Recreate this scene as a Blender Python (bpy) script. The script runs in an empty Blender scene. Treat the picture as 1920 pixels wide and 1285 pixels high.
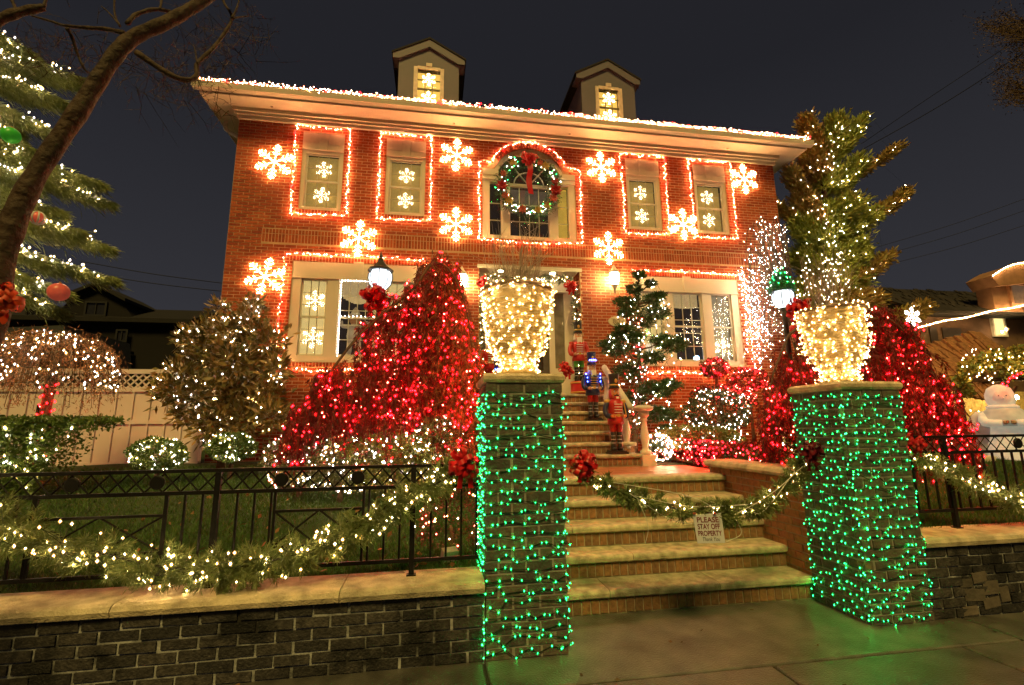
import bpy, math, random
import numpy as np
from mathutils import Matrix, Vector, Euler
random.seed(7); rng = np.random.default_rng(7)
C = bpy.context.scene.collection
sc = bpy.context.scene

# ------------------------------------------------------------------ camera
CAM_F, CAM_YAW, CAM_PITCH, CAM_ROLL, CAM_H = 886.06, .1628, .1793, -.0104, 1.6234
def cam_axes():
    cy, sy, cp, sp = math.cos(CAM_YAW), math.sin(CAM_YAW), math.cos(CAM_PITCH), math.sin(CAM_PITCH)
    fw = np.array([sy*cp, cy*cp, sp]); r = np.array([cy, -sy, 0.]); u = np.cross(r, fw)
    c, s = math.cos(CAM_ROLL), math.sin(CAM_ROLL)
    return c*r+s*u, -s*r+c*u, fw
AR, AU, AF = cam_axes()
cam = bpy.data.cameras.new('camera'); co = bpy.data.objects.new('camera', cam); C.objects.link(co)
co.matrix_world = Matrix(((AR[0], AU[0], -AF[0], 0), (AR[1], AU[1], -AF[1], 0), (AR[2], AU[2], -AF[2], CAM_H), (0, 0, 0, 1)))
cam.sensor_fit = 'HORIZONTAL'; cam.sensor_width = 36; cam.lens = CAM_F/1920*36
cam.clip_start = .05; cam.clip_end = 800
sc.camera = co

# ------------------------------------------------------------------ night sky, one warm low-power sun standing for the street lighting
world = bpy.data.worlds.new('World'); sc.world = world; world.use_nodes = True
nt = world.node_tree; nt.nodes.clear()
wo = nt.nodes.new('ShaderNodeOutputWorld'); bg = nt.nodes.new('ShaderNodeBackground')
tc = nt.nodes.new('ShaderNodeTexCoord'); sp = nt.nodes.new('ShaderNodeSeparateXYZ'); rp = nt.nodes.new('ShaderNodeValToRGB')
nt.links.new(tc.outputs['Generated'], sp.inputs[0]); nt.links.new(sp.outputs['Z'], rp.inputs[0])
rp.color_ramp.elements[0].position = 0.0; rp.color_ramp.elements[0].color = (.023, .023, .0275, 1)
rp.color_ramp.elements[1].position = .6; rp.color_ramp.elements[1].color = (.0092, .0093, .0117, 1)
nt.links.new(rp.outputs[0], bg.inputs[0]); bg.inputs[1].default_value = 1.0
nt.links.new(bg.outputs[0], wo.inputs[0])
sl = bpy.data.lights.new('sun', 'SUN'); so = bpy.data.objects.new('sun', sl); C.objects.link(so)
sl.energy = 1.7; sl.angle = math.radians(14); sl.color = (1, .70, .19)
so.rotation_euler = (math.radians(39), 0, math.radians(-10))     # from the street side, high, a little from the cedar side

sc.view_settings.view_transform = 'Standard'; sc.view_settings.look = 'None'
sc.view_settings.exposure = .8; sc.view_settings.gamma = 1
try: sc.view_settings.use_curve_mapping = False
except Exception: pass
sc.cycles.use_denoising = True
sc.cycles.max_bounces = 6; sc.cycles.diffuse_bounces = 3; sc.cycles.glossy_bounces = 2
sc.cycles.transparent_max_bounces = 40; sc.cycles.sample_clamp_indirect = 2.5
sc.cycles.caustics_reflective = False; sc.cycles.caustics_refractive = False

def at(px, py, Y):                       # a point of the place at depth Y seen at pixel (px, py) of the photograph
    d = AR*((px-960)/CAM_F) - AU*((py-642.5)/CAM_F) + AF
    return np.array([0, 0, CAM_H]) + d*(Y/d[1])
def atz(px, py, Z):
    d = AR*((px-960)/CAM_F) - AU*((py-642.5)/CAM_F) + AF
    return np.array([0, 0, CAM_H]) + d*((Z-CAM_H)/d[2])

# ------------------------------------------------------------------ materials
MATS = {}
def mat(name, col, rough=.7, col2=None, vary=True, nscale=8., namt=.25, bump=0., bscale=40., metal=0., emit=None, estr=0., spec=.4, blotch=None, trans=0.):
    """procedural: base colour ranges col..col2 per piece (attribute 'vary' or object random), grain noise, bump"""
    if name in MATS: return MATS[name]
    m = bpy.data.materials.new(name); m.use_nodes = True; MATS[name] = m
    n = m.node_tree; b = n.nodes['Principled BSDF']; L = n.links.new
    b.inputs['Roughness'].default_value = rough; b.inputs['Metallic'].default_value = metal
    b.inputs['Specular IOR Level'].default_value = spec
    tc = n.nodes.new('ShaderNodeNewGeometry')
    col2 = col2 or tuple(min(1, c*.75) for c in col)
    mix = n.nodes.new('ShaderNodeMix'); mix.data_type = 'RGBA'
    mix.inputs['A'].default_value = (*col, 1); mix.inputs['B'].default_value = (*col2, 1)
    at_ = n.nodes.new('ShaderNodeAttribute'); at_.attribute_name = 'vary'
    oi = n.nodes.new('ShaderNodeObjectInfo')
    add = n.nodes.new('ShaderNodeMath'); add.operation = 'ADD'; L(at_.outputs['Fac'], add.inputs[0]); L(oi.outputs['Random'], add.inputs[1])
    fr = n.nodes.new('ShaderNodeMath'); fr.operation = 'FRACT'; L(add.outputs[0], fr.inputs[0])
    nz = n.nodes.new('ShaderNodeTexNoise'); nz.inputs['Scale'].default_value = nscale; nz.inputs['Detail'].default_value = 6
    L(tc.outputs['Position'], nz.inputs['Vector'])
    if vary: L(fr.outputs[0], mix.inputs['Factor'])
    else: L(nz.outputs['Fac'], mix.inputs['Factor'])
    hs = n.nodes.new('ShaderNodeMix'); hs.data_type = 'RGBA'; hs.blend_type = 'MULTIPLY'; hs.inputs['Factor'].default_value = 1
    mr = n.nodes.new('ShaderNodeMapRange'); mr.inputs['From Min'].default_value = .3; mr.inputs['From Max'].default_value = .7
    mr.inputs['To Min'].default_value = 1-namt; mr.inputs['To Max'].default_value = 1+namt
    L(nz.outputs['Fac'], mr.inputs['Value'])
    L(mix.outputs['Result'], hs.inputs['A']); L(mr.outputs[0], hs.inputs['B'])
    out = hs.outputs['Result']
    if blotch:                            # stains with a shape of their own: (colour, scale, threshold)
        bz = n.nodes.new('ShaderNodeTexNoise'); bz.inputs['Scale'].default_value = blotch[1]; bz.inputs['Detail'].default_value = 5; bz.inputs['Roughness'].default_value = .65
        L(tc.outputs['Position'], bz.inputs['Vector'])
        br = n.nodes.new('ShaderNodeMapRange'); br.inputs['From Min'].default_value = blotch[2]; br.inputs['From Max'].default_value = blotch[2]+.14
        L(bz.outputs['Fac'], br.inputs['Value'])
        bm = n.nodes.new('ShaderNodeMix'); bm.data_type = 'RGBA'; L(br.outputs[0], bm.inputs['Factor'])
        L(out, bm.inputs['A']); bm.inputs['B'].default_value = (*blotch[0], 1); out = bm.outputs['Result']
    L(out, b.inputs['Base Color'])
    if bump:
        bz2 = n.nodes.new('ShaderNodeTexNoise'); bz2.inputs['Scale'].default_value = bscale; bz2.inputs['Detail'].default_value = 8
        L(tc.outputs['Position'], bz2.inputs['Vector'])
        bp = n.nodes.new('ShaderNodeBump'); bp.inputs['Strength'].default_value = bump; bp.inputs['Distance'].default_value = .012 if bscale > 20 else .05
        L(bz2.outputs['Fac'], bp.inputs['Height']); L(bp.outputs[0], b.inputs['Normal'])
    if emit:
        b.inputs['Emission Color'].default_value = (*emit, 1); b.inputs['Emission Strength'].default_value = estr
    return m
def glow(name, col, s):
    if name in MATS: return MATS[name]
    m = bpy.data.materials.new(name); m.use_nodes = True; MATS[name] = m
    n = m.node_tree; n.nodes.clear()
    o = n.nodes.new('ShaderNodeOutputMaterial'); e = n.nodes.new('ShaderNodeEmission')
    e.inputs[0].default_value = (*col, 1); e.inputs[1].default_value = s
    n.links.new(e.outputs[0], o.inputs[0]); return m
def glass(name, tint=(.9, .92, .95), refl=.12):
    if name in MATS: return MATS[name]
    m = bpy.data.materials.new(name); m.use_nodes = True; MATS[name] = m
    n = m.node_tree; n.nodes.clear()
    o = n.nodes.new('ShaderNodeOutputMaterial'); t = n.nodes.new('ShaderNodeBsdfTransparent'); g = n.nodes.new('ShaderNodeBsdfGlossy')
    mx = n.nodes.new('ShaderNodeMixShader'); t.inputs[0].default_value = (*tint, 1); g.inputs['Roughness'].default_value = .06
    mx.inputs[0].default_value = refl
    n.links.new(t.outputs[0], mx.inputs[1]); n.links.new(g.outputs[0], mx.inputs[2]); n.links.new(mx.outputs[0], o.inputs[0]); return m

# ------------------------------------------------------------------ geometry helpers
class MB:
    """collects vertices, faces and a 'vary' value per face"""
    def __init__(s): s.v = []; s.f = []; s.a = []; s.n = 0
    def add(s, V, F, vary=0.):
        V = np.asarray(V, float).reshape(-1, 3); k = s.n
        s.v.append(V); s.n += len(V)
        for f in F: s.f.append([i+k for i in f])
        s.a += [vary]*len(F); return s
    def box(s, x0, x1, y0, y1, z0, z1, vary=0., skip=()):
        V = [(x0,y0,z0),(x1,y0,z0),(x1,y1,z0),(x0,y1,z0),(x0,y0,z1),(x1,y0,z1),(x1,y1,z1),(x0,y1,z1)]
        F = {'b':(0,3,2,1),'t':(4,5,6,7),'f':(0,1,5,4),'k':(2,3,7,6),'l':(3,0,4,7),'r':(1,2,6,5)}
        return s.add(V, [f for k, f in F.items() if k not in skip], vary)
    def obox(s, c, size, rot=(0,0,0), vary=0.):
        M = np.array(Euler(rot).to_matrix()); h = np.array(size)/2
        V = [np.array(c)+M@(h*np.array(q)) for q in ((-1,-1,-1),(1,-1,-1),(1,1,-1),(-1,1,-1),(-1,-1,1),(1,-1,1),(1,1,1),(-1,1,1))]
        return s.add(V, [(0,3,2,1),(4,5,6,7),(0,1,5,4),(2,3,7,6),(3,0,4,7),(1,2,6,5)], vary)
    def tube(s, pts, r, n=6, vary=0., cap=True):
        P = np.asarray(pts, float); m = len(P)
        R = np.full(m, r) if np.isscalar(r) else np.asarray(r, float)
        T = np.gradient(P, axis=0); T /= np.linalg.norm(T, axis=1)[:, None]+1e-9
        ref = np.array([0, 0, 1.]) if abs(T[0][2]) < .9 else np.array([1., 0, 0])
        V = []
        for i in range(m):
            a = np.cross(T[i], ref); a /= np.linalg.norm(a)+1e-9; b = np.cross(a, T[i]); ref = b if abs(b@b) > .1 else ref
            for j in range(n):
                t = 2*math.pi*j/n; V.append(P[i]+R[i]*(math.cos(t)*a+math.sin(t)*b))
        F = [(i*n+j, i*n+(j+1) % n, (i+1)*n+(j+1) % n, (i+1)*n+j) for i in range(m-1) for j in range(n)]
        if cap: F += [tuple(range(n))[::-1], tuple((m-1)*n+j for j in range(n))]
        return s.add(V, F, vary)
    def lathe(s, prof, c=(0,0,0), n=20, vary=0., wob=0.):
        V = []; m = len(prof)
        for r, z in prof:
            for j in range(n):
                t = 2*math.pi*j/n; k = 1+wob*math.sin(5*t+z*9)
                V.append((c[0]+r*k*math.cos(t), c[1]+r*k*math.sin(t), c[2]+z))
        F = [(i*n+j, i*n+(j+1) % n, (i+1)*n+(j+1) % n, (i+1)*n+j) for i in range(m-1) for j in range(n)]
        F += [tuple(range(n))[::-1], tuple((m-1)*n+j for j in range(n))]
        return s.add(V, F, vary)
    def ball(s, c, r, n=10, m=7, vary=0., sq=(1,1,1)):
        V = [(c[0], c[1], c[2]-r*sq[2])]
        for i in range(1, m):
            p = math.pi*i/m
            for j in range(n):
                t = 2*math.pi*j/n
                V.append((c[0]+r*sq[0]*math.sin(p)*math.cos(t), c[1]+r*sq[1]*math.sin(p)*math.sin(t), c[2]-r*sq[2]*math.cos(p)))
        V.append((c[0], c[1], c[2]+r*sq[2])); F = []
        for j in range(n):
            F.append((0, 1+(j+1) % n, 1+j)); F.append((len(V)-1, 1+(m-2)*n+j, 1+(m-2)*n+(j+1) % n))
        for i in range(m-2):
            for j in range(n): F.append((1+i*n+j, 1+i*n+(j+1) % n, 1+(i+1)*n+(j+1) % n, 1+(i+1)*n+j))
        return s.add(V, F, vary)
    def prism(s, poly, axis, a0, a1, vary=0.):
        """polygon in the two other axes (counter-clockwise) extruded along axis from a0 to a1"""
        def pt(p, a):
            return {'x': (a, p[0], p[1]), 'y': (p[0], a, p[1]), 'z': (p[0], p[1], a)}[axis]
        n = len(poly); V = [pt(p, a0) for p in poly]+[pt(p, a1) for p in poly]
        F = [tuple(range(n)), tuple(range(2*n-1, n-1, -1))]+[(i, n+i, n+(i+1) % n, (i+1) % n) for i in range(n)]
        return s.add(V, F, vary)
    def mesh(s, name, m, smooth=False):
        me = bpy.data.meshes.new(name)
        V = np.concatenate(s.v) if s.v else np.zeros((0, 3))
        me.from_pydata(V.tolist(), [], s.f)
        if any(s.a):
            a = me.attributes.new('vary', 'FLOAT', 'FACE'); a.data.foreach_set('value', np.array(s.a, np.float32))
        if smooth: me.shade_smooth()
        me.materials.append(m); return me
def mesh_np(name, V, F, m, vary=None, smooth=False):
    """V (n,3); F (k,3 or 4) arrays"""
    me = bpy.data.meshes.new(name); V = np.asarray(V, np.float32); F = np.asarray(F, np.int32)
    me.vertices.add(len(V)); me.vertices.foreach_set('co', V.ravel())
    k = F.shape[1]; me.loops.add(F.size); me.loops.foreach_set('vertex_index', F.ravel())
    me.polygons.add(len(F)); me.polygons.foreach_set('loop_start', np.arange(0, F.size, k, dtype=np.int32))
    me.update(calc_edges=True)
    if vary is not None:
        a = me.attributes.new('vary', 'FLOAT', 'FACE'); a.data.foreach_set('value', np.asarray(vary, np.float32))
    me.polygons.foreach_set('use_smooth', np.full(len(F), smooth))
    me.materials.append(m); return me
def link(name, me, parent=None, loc=None, rot=None, scale=None, kind=None):
    o = bpy.data.objects.new(name, me); C.objects.link(o)
    if parent: o.parent = parent
    if loc is not None: o.location = loc
    if rot is not None: o.rotation_euler = rot
    if scale is not None: o.scale = scale
    if kind: o['kind'] = kind
    return o
def part(root, name, me, kind=None, label=None, loc=None, rot=None, scale=None):
    """child whose mesh is written in world coordinates (root = thing or part)"""
    o = link(name, me, root, loc, rot, scale, kind)
    o.matrix_parent_inverse = WINV[root.name]
    WINV[o.name] = Matrix.Identity(4)
    if label: o['label'] = label
    return o
WINV = {}
def tag(o, label, cat, group=None):
    o['label'] = label; o['category'] = cat
    if group: o['group'] = group
    return o
def thing(name, label, cat, loc=(0,0,0), group=None, rot=0, scale=1):
    o = bpy.data.objects.new(name, None); C.objects.link(o); o.empty_display_size = .1
    o.location = loc; o.rotation_euler = (0, 0, rot); o.scale = (scale,)*3
    WINV[o.name] = Matrix.Translation(-Vector(loc))
    return tag(o, label, cat, group)
def struct(name, me):
    o = link(name, me, kind='structure'); WINV[o.name] = Matrix.Identity(4); return o

# leaf-sized quads, spread by numpy
def leaves_np(P, L, W, dirs=None, spread=1., fold=.0):
    n = len(P); d = rng.normal(size=(n, 3))
    if dirs is not None: d = dirs/np.maximum(1e-6, np.linalg.norm(dirs, axis=1))[:, None]+spread*d*.6
    d /= np.linalg.norm(d, axis=1)[:, None]
    u = np.cross(d, rng.normal(size=(n, 3))); u /= np.maximum(1e-6, np.linalg.norm(u, axis=1))[:, None]
    l = (L*rng.uniform(.6, 1.3, n))[:, None]; w = (W*rng.uniform(.7, 1.3, n))[:, None]
    V = np.stack([P, P+d*l*.5+u*w*.5, P+d*l, P+d*l*.5-u*w*.5], 1).reshape(-1, 3)
    F = np.arange(n*4).reshape(n, 4); return V, F
def foliage(root, name, P, L, W, m, dirs=None, spread=1., kind=None):
    V, F = leaves_np(np.asarray(P), L, W, dirs, spread)
    return part(root, name, mesh_np(name, V, F, m, rng.uniform(0.01, 1, len(F))), kind)

OCT = np.array([(1,0,0),(-1,0,0),(0,1,0),(0,-1,0),(0,0,1.25),(0,0,-1.25)])
OCTF = np.array([(0,2,4),(2,1,4),(1,3,4),(3,0,4),(2,0,5),(1,2,5),(3,1,5),(0,3,5)])
def wire_mesh(name, P, r, m):
    """thin three-sided cable through the points"""
    P = np.asarray(P, float); n = len(P)
    T = np.gradient(P, axis=0); T /= np.linalg.norm(T, axis=1)[:, None]+1e-9
    a = np.cross(T, [.3, .5, .81]); a /= np.linalg.norm(a, axis=1)[:, None]+1e-9; b = np.cross(T, a)
    V = np.stack([P+r*a, P-.5*r*a+.87*r*b, P-.5*r*a-.87*r*b], 1).reshape(-1, 3)
    F = [(3*i+j, 3*i+(j+1) % 3, 3*i+3+(j+1) % 3, 3*i+3+j) for i in range(n-1) for j in range(3)]
    return mesh_np(name, V, np.array(F), m)
GREENWIRE = mat('dark_green_cable', (.012, .03, .014), .6)
WHITEWIRE = mat('white_cable', (.6, .58, .52), .5)
COLS = {  # light colour, strength of the hot filament, colour and strength of the shell that draws its halo
 'white': ((1, .66, .30), 260., (1, .60, .18), 1.0), 'cool': ((1, .84, .68), 130., (.95, .76, .66), .9), 'warm': ((1, .58, .20), 220., (1, .50, .10), 1.0),
 'red': ((1, .0014, .0024), 420., (1, .008, .02), 1.3), 'pink': ((1, .06, .035), 330., (1, .05, .03), 1.2), 'green': ((.010, 1., .08), 140., (.006, .78, .14), .95),
 'gold': ((1, .56, .15), 70., (1, .46, .06), .55), 'blue': ((.05, .1, 1), 130., (.02, .05, 1), 1.2), 'flake': ((1, .50, .17), 300., (1, .42, .09), 1.1),
 'pane': ((1, .72, .34), 110., (1, .62, .18), 1.3), 'eave': ((1, .38, .13), 640., (1, .40, .26), 1.25), 'wreath': ((1, .84, .68), 60., (.9, .85, .8), .7)}
CORE = .44; SHELL = 1.35
def bulb_mat(c): return glow('bulb_'+c, COLS[c][0], COLS[c][1])
def shell_mat(c):
    name = 'halo_shell_'+c  # dim see-through glow, stands in for the bloom round each bulb
    if name in MATS: return MATS[name]
    m = bpy.data.materials.new(name); m.use_nodes = True; MATS[name] = m; n = m.node_tree; n.nodes.clear()
    o = n.nodes.new('ShaderNodeOutputMaterial'); t = n.nodes.new('ShaderNodeBsdfTransparent'); e = n.nodes.new('ShaderNodeEmission'); mx = n.nodes.new('ShaderNodeMixShader')
    e.inputs[0].default_value = (*COLS[c][2], 1); e.inputs[1].default_value = COLS[c][3]*1.5; mx.inputs[0].default_value = .36
    n.links.new(t.outputs[0], mx.inputs[1]); n.links.new(e.outputs[0], mx.inputs[2]); n.links.new(mx.outputs[0], o.inputs[0])
    m.cycles.emission_sampling = 'NONE'; return m
def bulbs_mesh(name, P, r, c):
    """a hot core inside a larger see-through shell that draws its halo, both octahedra"""
    P = np.asarray(P, float); n = len(P); R_ = r*rng.uniform(.85, 1.15, n)
    V = np.concatenate([(P[:, None, :]+OCT[None]*R_[:, None, None]*k).reshape(-1, 3) for k in (CORE, SHELL)])
    F = (OCTF[None]+6*np.arange(2*n)[:, None, None]).reshape(-1, 3)
    me = mesh_np(name, V, F, bulb_mat(c)); me.materials.append(shell_mat(c))
    me.polygons.foreach_set('material_index', np.repeat([0, 1], n*8).astype(np.int32)); me.update(); return me
def light_string(label, paths, r, cols, wirer=.003, wirem=None, group=None, name='string_lights', cat='string lights', extra=None):
    """paths: list of (n,3) arrays of bulb positions in running order. cols: list of colour names dealt out in turn"""
    allp = np.concatenate([np.asarray(p) for p in paths]); c0 = allp.mean(0)
    t = thing(name, label, cat, c0, group)
    if wirer:
        mb = [wire_mesh('wire', p, wirer, wirem or GREENWIRE) for p in paths if len(p) > 2]
        # join the runs
        V = []; F = []; k = 0
        for me in mb:
            v = np.empty(len(me.vertices)*3, np.float32); me.vertices.foreach_get('co', v); v = v.reshape(-1, 3)
            f = np.empty(len(me.loops), np.int32); me.loops.foreach_get('vertex_index', f); f = f.reshape(-1, 4)
            V.append(v); F.append(f+k); k += len(v); bpy.data.meshes.remove(me)
        if V: part(t, 'wire', mesh_np('wire', np.concatenate(V), np.concatenate(F), wirem or GREENWIRE))
    idx = np.arange(len(allp)); k = len(cols)
    pick = rng.integers(0, k, len(allp)) if k > 1 else np.zeros(len(allp), int)
    for c in sorted(set(cols)):
        sel = np.isin(pick, [i for i in range(k) if cols[i] == c])
        if sel.any(): part(t, 'bulbs', bulbs_mesh('bulbs', allp[sel], r, c), 'stuff')
    return t
def resample(P, step, jit=0.):
    P = np.asarray(P, float); seg = np.linalg.norm(np.diff(P, axis=0), axis=1); s = np.concatenate([[0], np.cumsum(seg)])
    n = max(2, int(s[-1]/step)+1); q = np.linspace(0, s[-1], n)
    R = np.stack([np.interp(q, s, P[:, i]) for i in range(3)], 1)
    return R+(rng.normal(size=R.shape)*jit if jit else 0)
def smooth_path(P, n):
    """Catmull-Rom through the points"""
    P = np.asarray(P, float); Q = np.concatenate([[2*P[0]-P[1]], P, [2*P[-1]-P[-2]]]); out = []
    for u in np.linspace(0, len(P)-1-1e-6, n):
        i = int(u); t = u-i; a, b, c, d = Q[i:i+4]
        out.append(.5*((2*b)+(c-a)*t+(2*a-5*b+4*c-d)*t*t+(3*b-a-3*c+d)*t**3))
    return np.array(out)

# ------------------------------------------------------------------ brick laying
UNIT = {}
def unit_brick(m):
    if m.name not in UNIT: UNIT[m.name] = MB().box(-.5, .5, -.5, .5, -.5, .5).mesh('brick', m)
    return UNIT[m.name]
def courses(x0, x1, z0, z1, h, L, holes=(), joint=.013, test=None):
    """running bond: list of (x_centre, z_centre, width, height)"""
    out = []; k = 0; z = z0
    n = max(1, round((z1-z0)/h)); h = (z1-z0)/n
    for k in range(n):
        zc = z0+(k+.5)*h
        iv = [(x0, x1)]
        for hx0, hx1, hz0, hz1 in holes:
            if zc+h*.35 > hz0 and zc-h*.35 < hz1:
                nv = []
                for a, b in iv:
                    if hx1 <= a or hx0 >= b: nv.append((a, b)); continue
                    if hx0 > a: nv.append((a, hx0))
                    if hx1 < b: nv.append((hx1, b))
                iv = nv
        off = (k % 2)*L/2
        for a, b in iv:
            i = math.floor((a-x0+off)/L)
            while True:
                p = x0-off+i*L; q = p+L; i += 1
                if p >= b-.005: break
                pa, qb = max(p, a)+joint/2, min(q, b)-joint/2
                if qb-pa < .03: continue
                if test and test((pa+qb)/2, zc): continue
                out.append(((pa+qb)/2, zc, qb-pa, h-joint))
    return out
def soldiers(x0, x1, z0, z1, w, joint=.013):
    n = max(1, round((x1-x0)/w)); w = (x1-x0)/n
    return [(x0+(i+.5)*w, (z0+z1)/2, w-joint, z1-z0-joint) for i in range(n)]
def lay(root, bricks, plane, face, m, depth=.05, single=True, rough=.0):
    """bricks (u, z, w, h) on a plane: 'y' (facing -Y at y=face), 'Y' (facing +Y), 'x' (facing -X), 'X' (facing +X). Individual objects, or one stuff part"""
    if single:
        me = unit_brick(m)
        for u, z, w, h in bricks:
            j = random.uniform(-.0025, .0025)-rough*random.random()
            if rough: w -= random.uniform(0, .010); h -= random.uniform(0, .008); z += random.uniform(-.0025, .0025); u += random.uniform(-.003, .003)
            if plane in 'yY':
                s = 1 if plane == 'y' else -1
                part(root, 'brick', me, loc=(u, face+s*depth/2+j, z), scale=(w, depth, h), rot=(random.uniform(-.05, .05)*(rough > 0), random.uniform(-.012, .012)*(rough > 0), random.uniform(-.02, .02)*(rough > 0)))
            else:
                s = 1 if plane == 'x' else -1
                part(root, 'brick', me, loc=(face+s*depth/2+j, u, z), scale=(depth, w, h))
    else:
        mb = MB()
        for u, z, w, h in bricks:
            j = random.uniform(-.0025, .0025)
            if plane in 'yY':
                a, b = (face+j, face+depth) if plane == 'y' else (face-depth, face+j)
                mb.box(u-w/2, u+w/2, a, b, z-h/2, z+h/2, random.uniform(.01, 1), 'k' if plane == 'y' else 'f')
            else:
                a, b = (face+j, face+depth) if plane == 'x' else (face-depth, face+j)
                mb.box(a, b, u-w/2, u+w/2, z-h/2, z+h/2, random.uniform(.01, 1), 'r' if plane == 'x' else 'l')
        part(root, 'brickwork', mb.mesh('brickwork', m), 'stuff')

# palette
HBRICK = mat('house_brick', (.21, .030, .010), .8, (.36, .075, .024), nscale=30, namt=.3, bump=.4, bscale=90)
HMORTAR = mat('house_mortar', (.54, .34, .19), .9, bump=.3, vary=False)
PBRICK = mat('pillar_brick', (.10, .082, .06), .8, (.055, .05, .045), nscale=18, namt=.35, bump=.6, bscale=60, blotch=((.24, .12, .06), 5., .60))
PMORTAR = mat('pillar_mortar', (.26, .25, .21), .95, bump=.4, vary=False)
WBRICK = mat('low_wall_brick', (.052, .047, .044), .6, (.020, .019, .019), nscale=25, namt=.55, bump=.9, bscale=60, blotch=((.006, .006, .006), 2.6, .50))
WMORTAR = mat('low_wall_mortar', (.30, .31, .32), .95, vary=False, bump=.7, nscale=14, namt=.5, blotch=((.016, .015, .014), 2.6, .48))
SBRICK = mat('stair_brick', (.25, .115, .05), .8, (.16, .085, .045), nscale=25, namt=.35, bump=.5, bscale=70)
SMORTAR = mat('stair_mortar', (.36, .29, .19), .95, vary=False)
STONE = mat('tread_stone', (.48, .40, .26), .7, (.36, .31, .22), nscale=12, namt=.4, bump=.9, bscale=80, blotch=((.27, .23, .16), 3.5, .58))
CAPST = mat('cap_stone', (.50, .41, .27), .7, (.40, .34, .23), nscale=9, namt=.4, bump=.9, bscale=70, blotch=((.30, .25, .16), 2.5, .57))
TRIM = mat('cream_trim', (.66, .57, .45), .5, vary=False, namt=.07, nscale=5)
SASH = mat('sash_paint', (.58, .53, .42), .45, vary=False, namt=.07)
LSTONE = mat('lintel_stone', (.60, .50, .40), .75, vary=False, namt=.12, nscale=14, bump=.2)
ROOFM = mat('roof_shingle', (.010, .009, .009), .85, (.007, .006, .006), bump=.5)
IRON = mat('black_iron', (.006, .006, .006), .5, vary=False, namt=.3, spec=.2)
def lpart(root, name, me, kind=None, label=None, loc=None, rot=None, scale=None):
    """child whose mesh is written in the thing's own coordinates"""
    o = link(name, me, root, loc, rot, scale, kind); WINV[o.name] = Matrix.Identity(4)
    if label: o['label'] = label
    return o

# ================================================================== THE SETTING
GROUNDM = mat('asphalt', (.05, .05, .05), .9, vary=False, bump=.4)
struct('ground', MB().box(-400, 400, -400, 400, -.6, -.12).mesh('ground', GROUNDM))
CONC = mat('sidewalk_concrete', (.098, .092, .078), .30, (.07, .067, .060), nscale=5, namt=.4, bump=.6, bscale=70, blotch=((.055, .05, .04), 1.7, .52))
JOINT = mat('joint_dirt', (.02, .018, .014), .95, vary=False)
swk = struct('sidewalk', MB().box(-8, 12, .6, 4.45, -.12, -.018).mesh('sidewalk', JOINT))
g = .011
def slab(x0, x1, y0, y1):
    mb = MB(); b = .008
    mb.prism([(x0+g, y0+g), (x1-g, y0+g), (x1-g, y1-g), (x0+g, y1-g)], 'z', -.06, -b)
    V = [(x0+g, y0+g, -b), (x1-g, y0+g, -b), (x1-g, y1-g, -b), (x0+g, y1-g, -b), (x0+g+b, y0+g+b, 0), (x1-g-b, y0+g+b, 0), (x1-g-b, y1-g-b, 0), (x0+g+b, y1-g-b, 0)]
    mb.add(V, [(4, 5, 6, 7), (0, 1, 5, 4), (1, 2, 6, 5), (2, 3, 7, 6), (3, 0, 4, 7)])
    part(swk, 'paving_slab', mb.mesh('paving_slab', CONC))
for a, b in ((-7.6, -5.6), (-5.6, -3.6), (-3.6, -1.6), (-1.6, .38), (.38, 4.46), (4.46, 6.4), (6.4, 8.4), (8.4, 11)): slab(a, b, 3.27, 4.42)
for a, b in ((-7.6, -5.5), (-5.5, -3.9), (-3.9, -2.33), (-2.33, -.77), (-.77, .78), (.78, 2.33), (2.33, 3.89), (3.89, 5.45), (5.45, 7.0), (7, 9), (9, 11)): slab(a, b, 1.75, 3.27)

# lawns: sheets that rise gently from the low walls to the house
LAWN = mat('lawn_soil', (.018, .042, .007), .95, (.026, .036, .008), vary=False, nscale=3, namt=.4, bump=.6, bscale=30)
def gz(x, y):
    x = np.asarray(x, float); y = np.asarray(y, float)
    left = np.interp(y, [3.9, 4.6, 6.5, 9.2, 60], [.47, .56, .84, 1.08, 1.1])
    right = np.interp(y, [3.9, 4.6, 5.5, 9.2, 60], [.60, .72, 1.0, 1.12, 1.2])
    return np.where(x < 2, left, right)
def sheet(name, x0, x1, y0, y1, nx, ny, m, base):
    X, Y = np.meshgrid(np.linspace(x0, x1, nx), np.concatenate([np.linspace(y0, 10, ny-6), np.linspace(11, y1, 6)]))
    Z = gz(X, Y)+.018*np.sin(X*2.1+Y*1.3)*np.cos(Y*1.7-X*.6)
    V = np.stack([X.ravel(), Y.ravel(), Z.ravel()], 1); ii = np.arange(ny-1)[:, None]*nx+np.arange(nx-1)[None]
    F = np.stack([ii, ii+1, ii+nx+1, ii+nx], -1).reshape(-1, 4)
    return struct(name, mesh_np(name, V, F, m, smooth=True))
sheet('lawn', -40, .95, 3.93, 60, 60, 40, LAWN, .5)
sheet('lawn', 3.95, 45, 3.93, 60, 60, 40, LAWN, .6)
struct('planting_bed', MB().box(3.24, 3.97, 7.125, 9.5, .8, 1.035).box(.6, .94, 5.9, 9.5, .6, .98).mesh('planting_bed', LAWN))
BLADE = mat('grass_blade', (.035, .095, .014), .7, (.06, .11, .02), namt=.2)
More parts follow.
